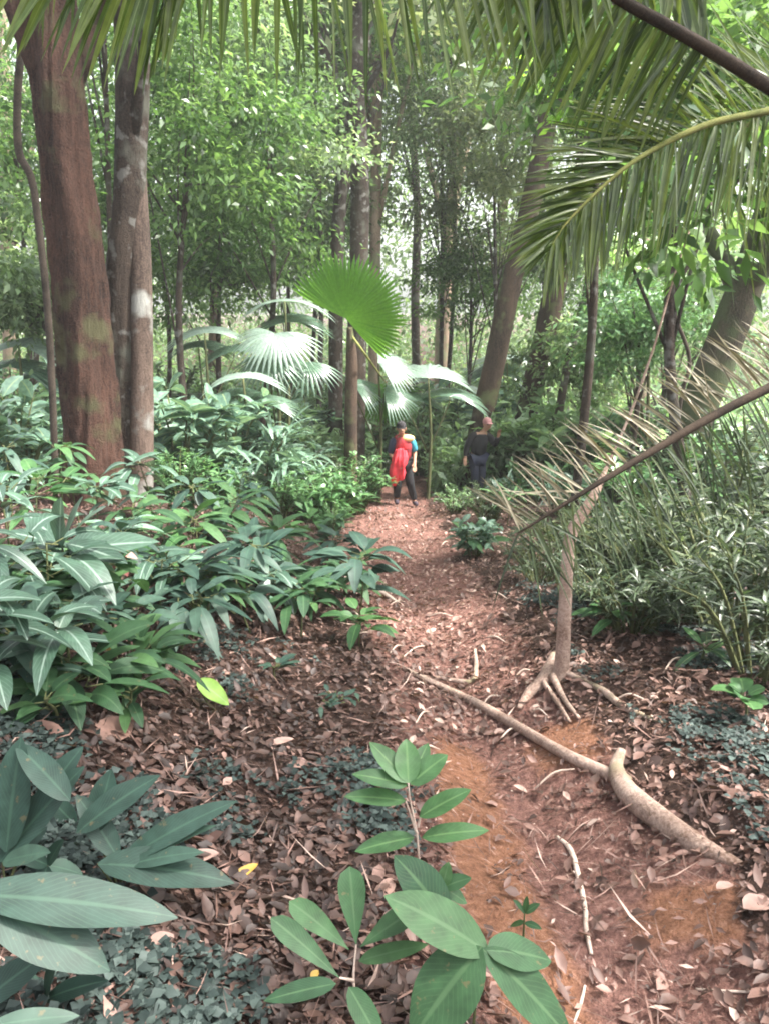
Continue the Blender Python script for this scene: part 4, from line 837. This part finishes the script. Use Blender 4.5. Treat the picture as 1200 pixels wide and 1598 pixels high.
# ------------------------------------------------------------------ roots and sticks
def rootthing(name, label, paths, mat, cat, group=None, sides=14, rough=.15, sq=.35):
    """paths: list of (pixel list [(px,py)...], widths px, sink)"""
    p0 = hit(*paths[0][0][0]); o = None; b = MB()
    for pix, wp, lift in paths:
        P = []; R = []
        for (px, py), w_ in zip(pix, wp):
            h = hit(px, py); r_ = px2r(w_, h[1]); l = lift[len(P)] if hasattr(lift, '__len__') else lift
            P.append(h+np.array([0, 0, r_*sq+l])-p0); R.append(r_)
        tube(b, P, R, n=46, sides=sides, rough=rough, freq=6, seed=len(pix))
    o = link(name, b.mesh(name, M[mat])); o.location = Vector(p0); return tag(o, label, cat, group)
rootthing('tree_root', 'long pale root crossing the trail and thickening to a stubbed end', [
    ([(628, 1046), (655, 1060), (700, 1082), (745, 1104), (790, 1130), (840, 1160), (890, 1188), (950, 1216), (975, 1228)], [7, 10, 13, 15, 17, 18, 20, 23, 26], .010),
    ([(968, 1190), (960, 1214), (978, 1244), (1024, 1284), (1072, 1314), (1118, 1336), (1165, 1352)], [14, 26, 40, 44, 42, 34, 20], [.06, .025, .005, .0, -.01, -.02, -.03])], 'root', 'root')
rootthing('tree_root', 'short forked root just right of the trail left edge', [([(655, 1056), (690, 1060), (735, 1066), (742, 1048), (740, 1026)], [5, 8, 9, 8, 5], [0, 0, .0, .02, .06])], 'root', 'root')
rootthing('tree_root', 'thin pale root right of the sapling running down right', [([(905, 1062), (940, 1082), (975, 1108), (1035, 1132)], [8, 12, 12, 6], .0)], 'root', 'root')
rootthing('twig', 'thin bleached twig lying on the trail below the long root', [([(868, 1308), (890, 1330), (903, 1375), (912, 1420), (914, 1455), (922, 1490)], [6, 10, 10, 9, 9, 7], .0)], 'stick', 'twig', sides=8)
rootthing('twig', 'pale stick along the left border of the trail', [([(538, 905), (570, 915), (600, 930), (628, 948)], [6, 8, 8, 5], .01)], 'stick', 'twig', sides=8)
rootthing('twig', 'small twig left of the bleached one', [([(895, 1598), (905, 1570), (912, 1540)], [5, 7, 5], .0)], 'stick', 'twig', sides=8)
rootthing('twig', 'straight thin twig in the bottom right corner', [([(1085, 1545), (1130, 1548), (1180, 1552)], [5, 6, 4], .0)], 'stick', 'twig', sides=8)
rr = random.Random(12)
for q_ in range(26):
    px = rr.uniform(540, 1150); py = rr.uniform(850, 1250)
    if abs(px-(640+(py-850)*.75)) > 260: continue
    a = rr.uniform(-.9, .9); l = rr.uniform(18, 60)*(py-700)/400; 
    p1 = (px+l*math.cos(a), py+l*math.sin(a)*.7)
    p0 = hit(px, py, .02); p2 = hit(p1[0], p1[1], .02); b = MB(); m_ = (p2-p0)*.5+np.array([0, .02, .02])
    tube(b, [[0, 0, 0], m_, p2-p0], [.004, .006, .003], n=10, sides=6)
    o = link('twig', b.mesh('twig', M['stick'])); o.location = Vector(p0); tag(o, 'one of the short pale twigs strewn over the leaf covered trail', 'twig', 'short twigs strewn on the trail')

# sapling on the right with its roots
gs = hit(868, 1062); y_ = gs[1]
sp_ = thing('sapling', 'bent sapling trunk with exposed roots to the right of the trail', 'tree', gs)
b = MB()
tube(b, np.array([gs-[0, 0, .02], at(876, 1035, y_), at(880, 960, y_), at(884, 890, y_), at(892, 830, y_+.05), at(925, 775, y_+.1), at(950, 720, y_+.2), at(985, 640, y_+.3), at(1020, 540, y_+.4), at(1052, 430, y_+.5), at(1085, 330, y_+.6)])-gs, [.055, .045, .040, .036, .035, .028, .010, .008, .007, .006, .005], n=90, sides=16, rough=.2, freq=8, seed=4)
link('trunk', b.mesh('trunk', M['root']), sp_)
for pix, wp in ([[(868, 1045), (845, 1072), (825, 1088), (808, 1112)], [28, 24, 18, 8]], [[(860, 1068), (880, 1098), (902, 1126)], [12, 9, 6]], [[(846, 1078), (868, 1100), (888, 1132)], [9, 8, 5]], [[(872, 1060), (900, 1062), (918, 1070)], [12, 8, 5]]):
    b = MB(); P = []; R = []
    for k_, ((px, py), w_) in enumerate(zip(pix, wp)): h = hit(px, py); r0 = px2r(w_, h[1]); P.append(h+[0, 0, r0*.4+(.05 if k_ == 0 else .015)]-gs); R.append(r0)
    tube(b, P, R, n=24, sides=12, rough=.15, freq=8); link('root', b.mesh('root', M['root']), sp_)
cb, cc = crown_mb(77, 16, 26, .7, .6, .14, .4, seg=True, center=tuple(at(1090, 330, y_+.6)-gs)); link('crown', cb.mesh('crown', M['bggreen']), sp_)

# lianas
def liana(label, pix, y, wpx):
    P = [at(a, b_, y) for a, b_ in pix]; p0 = gpt(pix[0][0], 700, y); b = MB(); P = [p0]+P
    tube(b, np.array(P)-p0, [px2r(wpx, y)]*len(P), n=80, sides=8, rough=.2, freq=8); o = link('liana', b.mesh('liana', M['liana'])); o.location = Vector(p0); tag(o, label, 'vine')
liana('dark twisting vine hanging at the left of the red brown tree', [(80, 560), (72, 450), (62, 360), (50, 280), (30, 235), (28, 150), (34, 60), (30, -60), (34, -220)], 9.0, 11)
liana('thin vine hanging between the frond and the mossy trunk', [(1060, 640), (1075, 560), (1050, 470), (1090, 380), (1110, 280), (1130, 180), (1120, 20)], 9.5, 6)

# ------------------------------------------------------------------ people
SKIN = clothmat('skin', (.30, .17, .11), .55, scale=3)
def skin_mesh(name, verts, edges, radii, mat, root=0, sub=2):
    me = bpy.data.meshes.new('tmp'); me.from_pydata([tuple(v) for v in verts], edges, []); o = bpy.data.objects.new('tmp', me); COL.objects.link(o)
    sk = o.modifiers.new('s', 'SKIN'); sk.use_smooth_shade = True
    for i, r in enumerate(radii):
        d = me.skin_vertices[0].data[i]; d.radius = (r, r) if not hasattr(r, '__len__') else r; d.use_root = (i == root)
    sb = o.modifiers.new('u', 'SUBSURF'); sb.levels = sub; sb.render_levels = sub
    dg = bpy.context.evaluated_depsgraph_get(); out = bpy.data.meshes.new_from_object(o.evaluated_get(dg)); out.name = name
    bpy.data.objects.remove(o); bpy.data.meshes.remove(me); out.materials.clear(); out.materials.append(mat)
    for p in out.polygons: p.use_smooth = True
    return out
def ell(mb, c, r, seg=14, rng=9, zmin=-1):
    th = np.linspace(0, 2*PI, seg, endpoint=False); ph = np.linspace(-PI/2, PI/2, rng); ph = np.maximum(ph, math.asin(zmin))
    V = np.array([[c[0]+r[0]*math.cos(p)*math.cos(t), c[1]+r[1]*math.cos(p)*math.sin(t), c[2]+r[2]*math.sin(p)] for p in ph for t in th])
    F = [[i*seg+j, i*seg+(j+1) % seg, (i+1)*seg+(j+1) % seg, (i+1)*seg+j] for i in range(rng-1) for j in range(seg)]
    mb.add(V, F)
def person(label, loc, rz, J, mats, cap=None):
    """J: joints dict in metres, figure faces -Y, z=0 at the feet"""
    o = thing('person', label, 'person', loc, rz=rz); V = []; E = []; R = []
    def v(p, r): V.append(np.array(p, float)); R.append(r); return len(V)-1
    def ch(a, lst):
        for p, r in lst: b_ = v(p, r); E.append((a, b_)); a = b_
        return a
    pel = v(J['pel'], (.145, .11)); 
    wa = ch(pel, [(J['waist'], (.13, .10))]); che = ch(wa, [(J['chest'], (.155, .115))]); nk = ch(che, [(J['neckb'], (.07, .07)), (J['neck'], (.052, .055))])
    hd = ch(nk, [(J['head']-np.array([0, .01, .05]), (.068, .085)), (J['head'], (.078, .098)), (J['head']+np.array([0, .01, .07]), (.066, .08))])
    for s_ in 'LR':
        ch(che, [(J['sh'+s_], .062), (J['el'+s_], .043), (J['wr'+s_], .028)]); wri = len(V)-1
        w_ = J['wr'+s_]; f = unit(w_-J['el'+s_]); palm = w_+f*.07; pa = ch(wri, [(palm, (.036, .018))])
        sd_ = unit(np.cross(f, np.array([0, 1., .2])))
        for k_, (of, ln) in enumerate(((-.03, .07), (-.01, .085), (.01, .08), (.03, .062))):
            k1_ = palm+f*.03+sd_*of; ch(pa, [(k1_, .011), (k1_+f*ln*.55+np.array([0, -.012, 0]), .009), (k1_+f*ln+np.array([0, -.035, 0]), .007)])
        tb_ = w_+f*.03-sd_*.035; ch(wri, [(tb_, .013), (tb_+f*.04-sd_*.02, .010)])
        ch(pel, [(J['hip'+s_], .092), (J['kn'+s_], .060), (J['an'+s_], .042), (J['toe'+s_], (.04, .03))])
    link('body', skin_mesh('body', V, E, R, SKIN), o)
    # shirt
    A = [J['pel']+[0, 0, .0], J['waist'], J['chest'], J['neckb'], J['shL'], J['shR']]; V2 = list(A); E2 = [(0, 1), (1, 2), (2, 3), (2, 4), (2, 5)]; R2 = [(.20, .17), (.19, .17), (.215, .19), (.10, .10), .095, .095]
    link('shirt', skin_mesh('shirt', V2, E2, R2, mats['shirt']), o)
    for s_ in 'LR':
        e = J['el'+s_]; sh_ = J['sh'+s_]; en = e if not mats.get('long') else J['wr'+s_]
        pts = [J['chest']*.5+sh_*.5, sh_, e] + ([en] if mats.get('long') else []); rad = [.10, .10, .075]+([.055] if mats.get('long') else [])
        link('sleeve', skin_mesh('sleeve', pts, [(i, i+1) for i in range(len(pts)-1)], rad, mats['sleeve'+s_]), o)
    V3 = [J['pel']]; E3 = []; R3 = [(.19, .155)]
    for s_ in 'LR':
        i0 = len(V3); V3 += [J['hip'+s_], J['kn'+s_], J['an'+s_]+np.array([0, 0, .03])]; R3 += [.125, .092, .07]; E3 += [(0, i0), (i0, i0+1), (i0+1, i0+2)]
    link('trousers', skin_mesh('trousers', V3, E3, R3, mats['trousers']), o)
    for s_ in 'LR':
        a_, t_ = J['an'+s_], J['toe'+s_]; link('boot', skin_mesh('boot', [a_+[0, 0, .07], a_+[0, .02, -.02], a_*.4+t_*.6, t_+[0, -.02, 0]], [(0, 1), (1, 2), (2, 3)], [.055, .055, .05, .038], mats['boots']), o)
    hb = MB(); hc = J['head']; ell(hb, hc+np.array([0, .022, .055]), (.098, .112, .105), zmin=-.35); link('hat' if cap else 'hair', hb.mesh('hair', mats['hair']), o)
    fb = MB(); ell(fb, hc+np.array([0, -.115, -.015]), (.014, .02, .02)); link('nose', fb.mesh('nose', SKIN), o)
    for sx in (-1, 1):
        eb = MB(); ell(eb, hc+np.array([sx*.034, -.098, .012]), (.014, .01, .008)); link('eye', eb.mesh('eye', mats['dark']), o)
        eb = MB(); ell(eb, hc+np.array([sx*.09, .0, .0]), (.012, .02, .03)); link('ear', eb.mesh('ear', SKIN), o)
    mb_ = MB(); ell(mb_, hc+np.array([0, -.10, -.055]), (.024, .008, .006)); link('mouth', mb_.mesh('mouth', mats['lip']), o)
    if cap:
        cb_ = MB(); ell(cb_, hc+np.array([0, -.13, .045]), (.075, .08, .012)); link('visor', cb_.mesh('visor', mats['hair']), o)
    return o
A = lambda *p: np.array(p, float)
dark = clothmat('black cloth', (.006, .006, .008)); lip = clothmat('lip', (.3, .11, .09))
ph_ = hit(625, 784); y_p = 15.2; ph_ = gpt(628, 785, y_p)
J1 = dict(pel=A(0, 0, .93), waist=A(-.01, -.03, 1.10), chest=A(-.03, -.10, 1.32), neckb=A(-.05, -.16, 1.46), neck=A(-.06, -.20, 1.53), head=A(-.07, -.26, 1.62),
          shL=A(.15, -.12, 1.40), elL=A(.23, -.08, 1.12), wrL=A(.20, -.24, .92), shR=A(-.22, -.14, 1.37), elR=A(-.27, -.12, 1.10), wrR=A(-.16, -.30, .98),
          hipL=A(.09, 0, .88), knL=A(.13, -.12, .50), anL=A(.24, -.02, .09), toeL=A(.27, -.16, .05), hipR=A(-.10, 0, .88), knR=A(-.13, -.20, .52), anR=A(-.13, -.06, .16), toeR=A(-.14, -.20, .10))
p1 = person('hiker in red top with teal sleeve and black trousers walking down the trail', ph_, .12, J1, dict(shirt=clothmat('red cloth', (.22, .03, .04), c2=(.5, .05, .06)), sleeveL=clothmat('teal cloth', (.04, .24, .33)), sleeveR=clothmat('navy cloth', (.02, .025, .05)), trousers=dark, boots=clothmat('boot', (.03, .02, .03)), hair=clothmat('black hair', (.012, .01, .012)), dark=dark, lip=lip))
b = MB(); ell(b, (.06, -.17, 1.42), (.15, .09, .075), 18, 10); link('yoke', b.mesh('yoke', clothmat('yellow cloth', (.62, .46, .2))), p1)
# bright red bag of cloth carried in front
b = MB(); th = np.linspace(0, 1, 12)
tube(b, [A(-.12, -.30, 1.22), A(-.15, -.34, 1.04), A(-.19, -.33, .84), A(-.20, -.30, .66), A(-.21, -.29, .50)], [.05, .08, .085, .09, .03], n=30, sides=22, rough=.9, freq=7, ridges=5)
tube(b, [A(-.08, -.30, 1.24), A(-.09, -.36, 1.04), A(-.10, -.36, .84), A(-.09, -.33, .72), A(-.06, -.31, .62)], [.05, .085, .08, .08, .04], n=30, sides=22, rough=.9, freq=7, seed=3, ridges=4)
tube(b, [A(-.02, -.30, 1.20), A(-.03, -.34, 1.08), A(-.04, -.33, .95), A(-.05, -.32, .84)], [.04, .06, .06, .02], n=24, sides=18, rough=.9, freq=7, seed=8, ridges=4)
o = link('red_jacket', b.mesh('red_jacket', clothmat('bright red cloth', (.60, .02, .035), c2=(.85, .06, .08)))); o.location = Vector(ph_); o.rotation_euler = (0, 0, .12); tag(o, 'bright red jacket bundled in the hands of the first hiker', 'jacket')
ph2 = gpt(742, 770, 16.4)
J2 = dict(pel=A(0, 0, .90), waist=A(.02, -.02, 1.08), chest=A(.06, -.05, 1.30), neckb=A(.11, -.07, 1.44), neck=A(.13, -.08, 1.49), head=A(.17, -.11, 1.59),
          shL=A(.23, -.08, 1.34), elL=A(.34, -.20, 1.14), wrL=A(.34, -.30, 1.36), shR=A(-.12, -.04, 1.38), elR=A(-.25, -.02, 1.12), wrR=A(-.30, -.10, .90),
          hipL=A(.09, 0, .86), knL=A(.10, -.08, .48), anL=A(.09, .03, .09), toeL=A(.11, -.11, .05), hipR=A(-.09, 0, .86), knR=A(-.07, -.10, .48), anR=A(-.05, -.02, .09), toeR=A(-.07, -.16, .05))
person('hiker in dark jacket, jeans and pinkish cap leaning by the trunk', ph2, .25, J2, dict(shirt=dark, sleeveL=dark, sleeveR=dark, long=True, trousers=clothmat('dark denim', (.016, .02, .04)), boots=dark, hair=clothmat('dusty pink cap', (.36, .18, .18)), dark=dark, lip=lip), cap=True)

# ------------------------------------------------------------------ haze
hm, ht = newmat('haze'); ho = nd(ht, 'ShaderNodeOutputMaterial'); hv = nd(ht, 'ShaderNodeVolumePrincipled')
hv.inputs['Color'].default_value = (.93, .97, .95, 1); hv.inputs['Density'].default_value = .0019; hv.inputs['Anisotropy'].default_value = .3
ht.links.new(hv.outputs[0], ho.inputs['Volume'])
b = MB(); x0, x1, y0_, y1_, z0, z1 = -300, 302, -12, 300, -5, 24
b.add([[x, y, z] for z in (z0, z1) for y in (y0_, y1_) for x in (x0, x1)], [[0, 2, 3, 1], [4, 5, 7, 6], [0, 1, 5, 4], [2, 6, 7, 3], [0, 4, 6, 2], [1, 3, 7, 5]])
o = link('haze', b.mesh('haze', hm, False)); o['kind'] = 'stuff'; o['label'] = 'pale humid air between the trees'; o['category'] = 'haze'
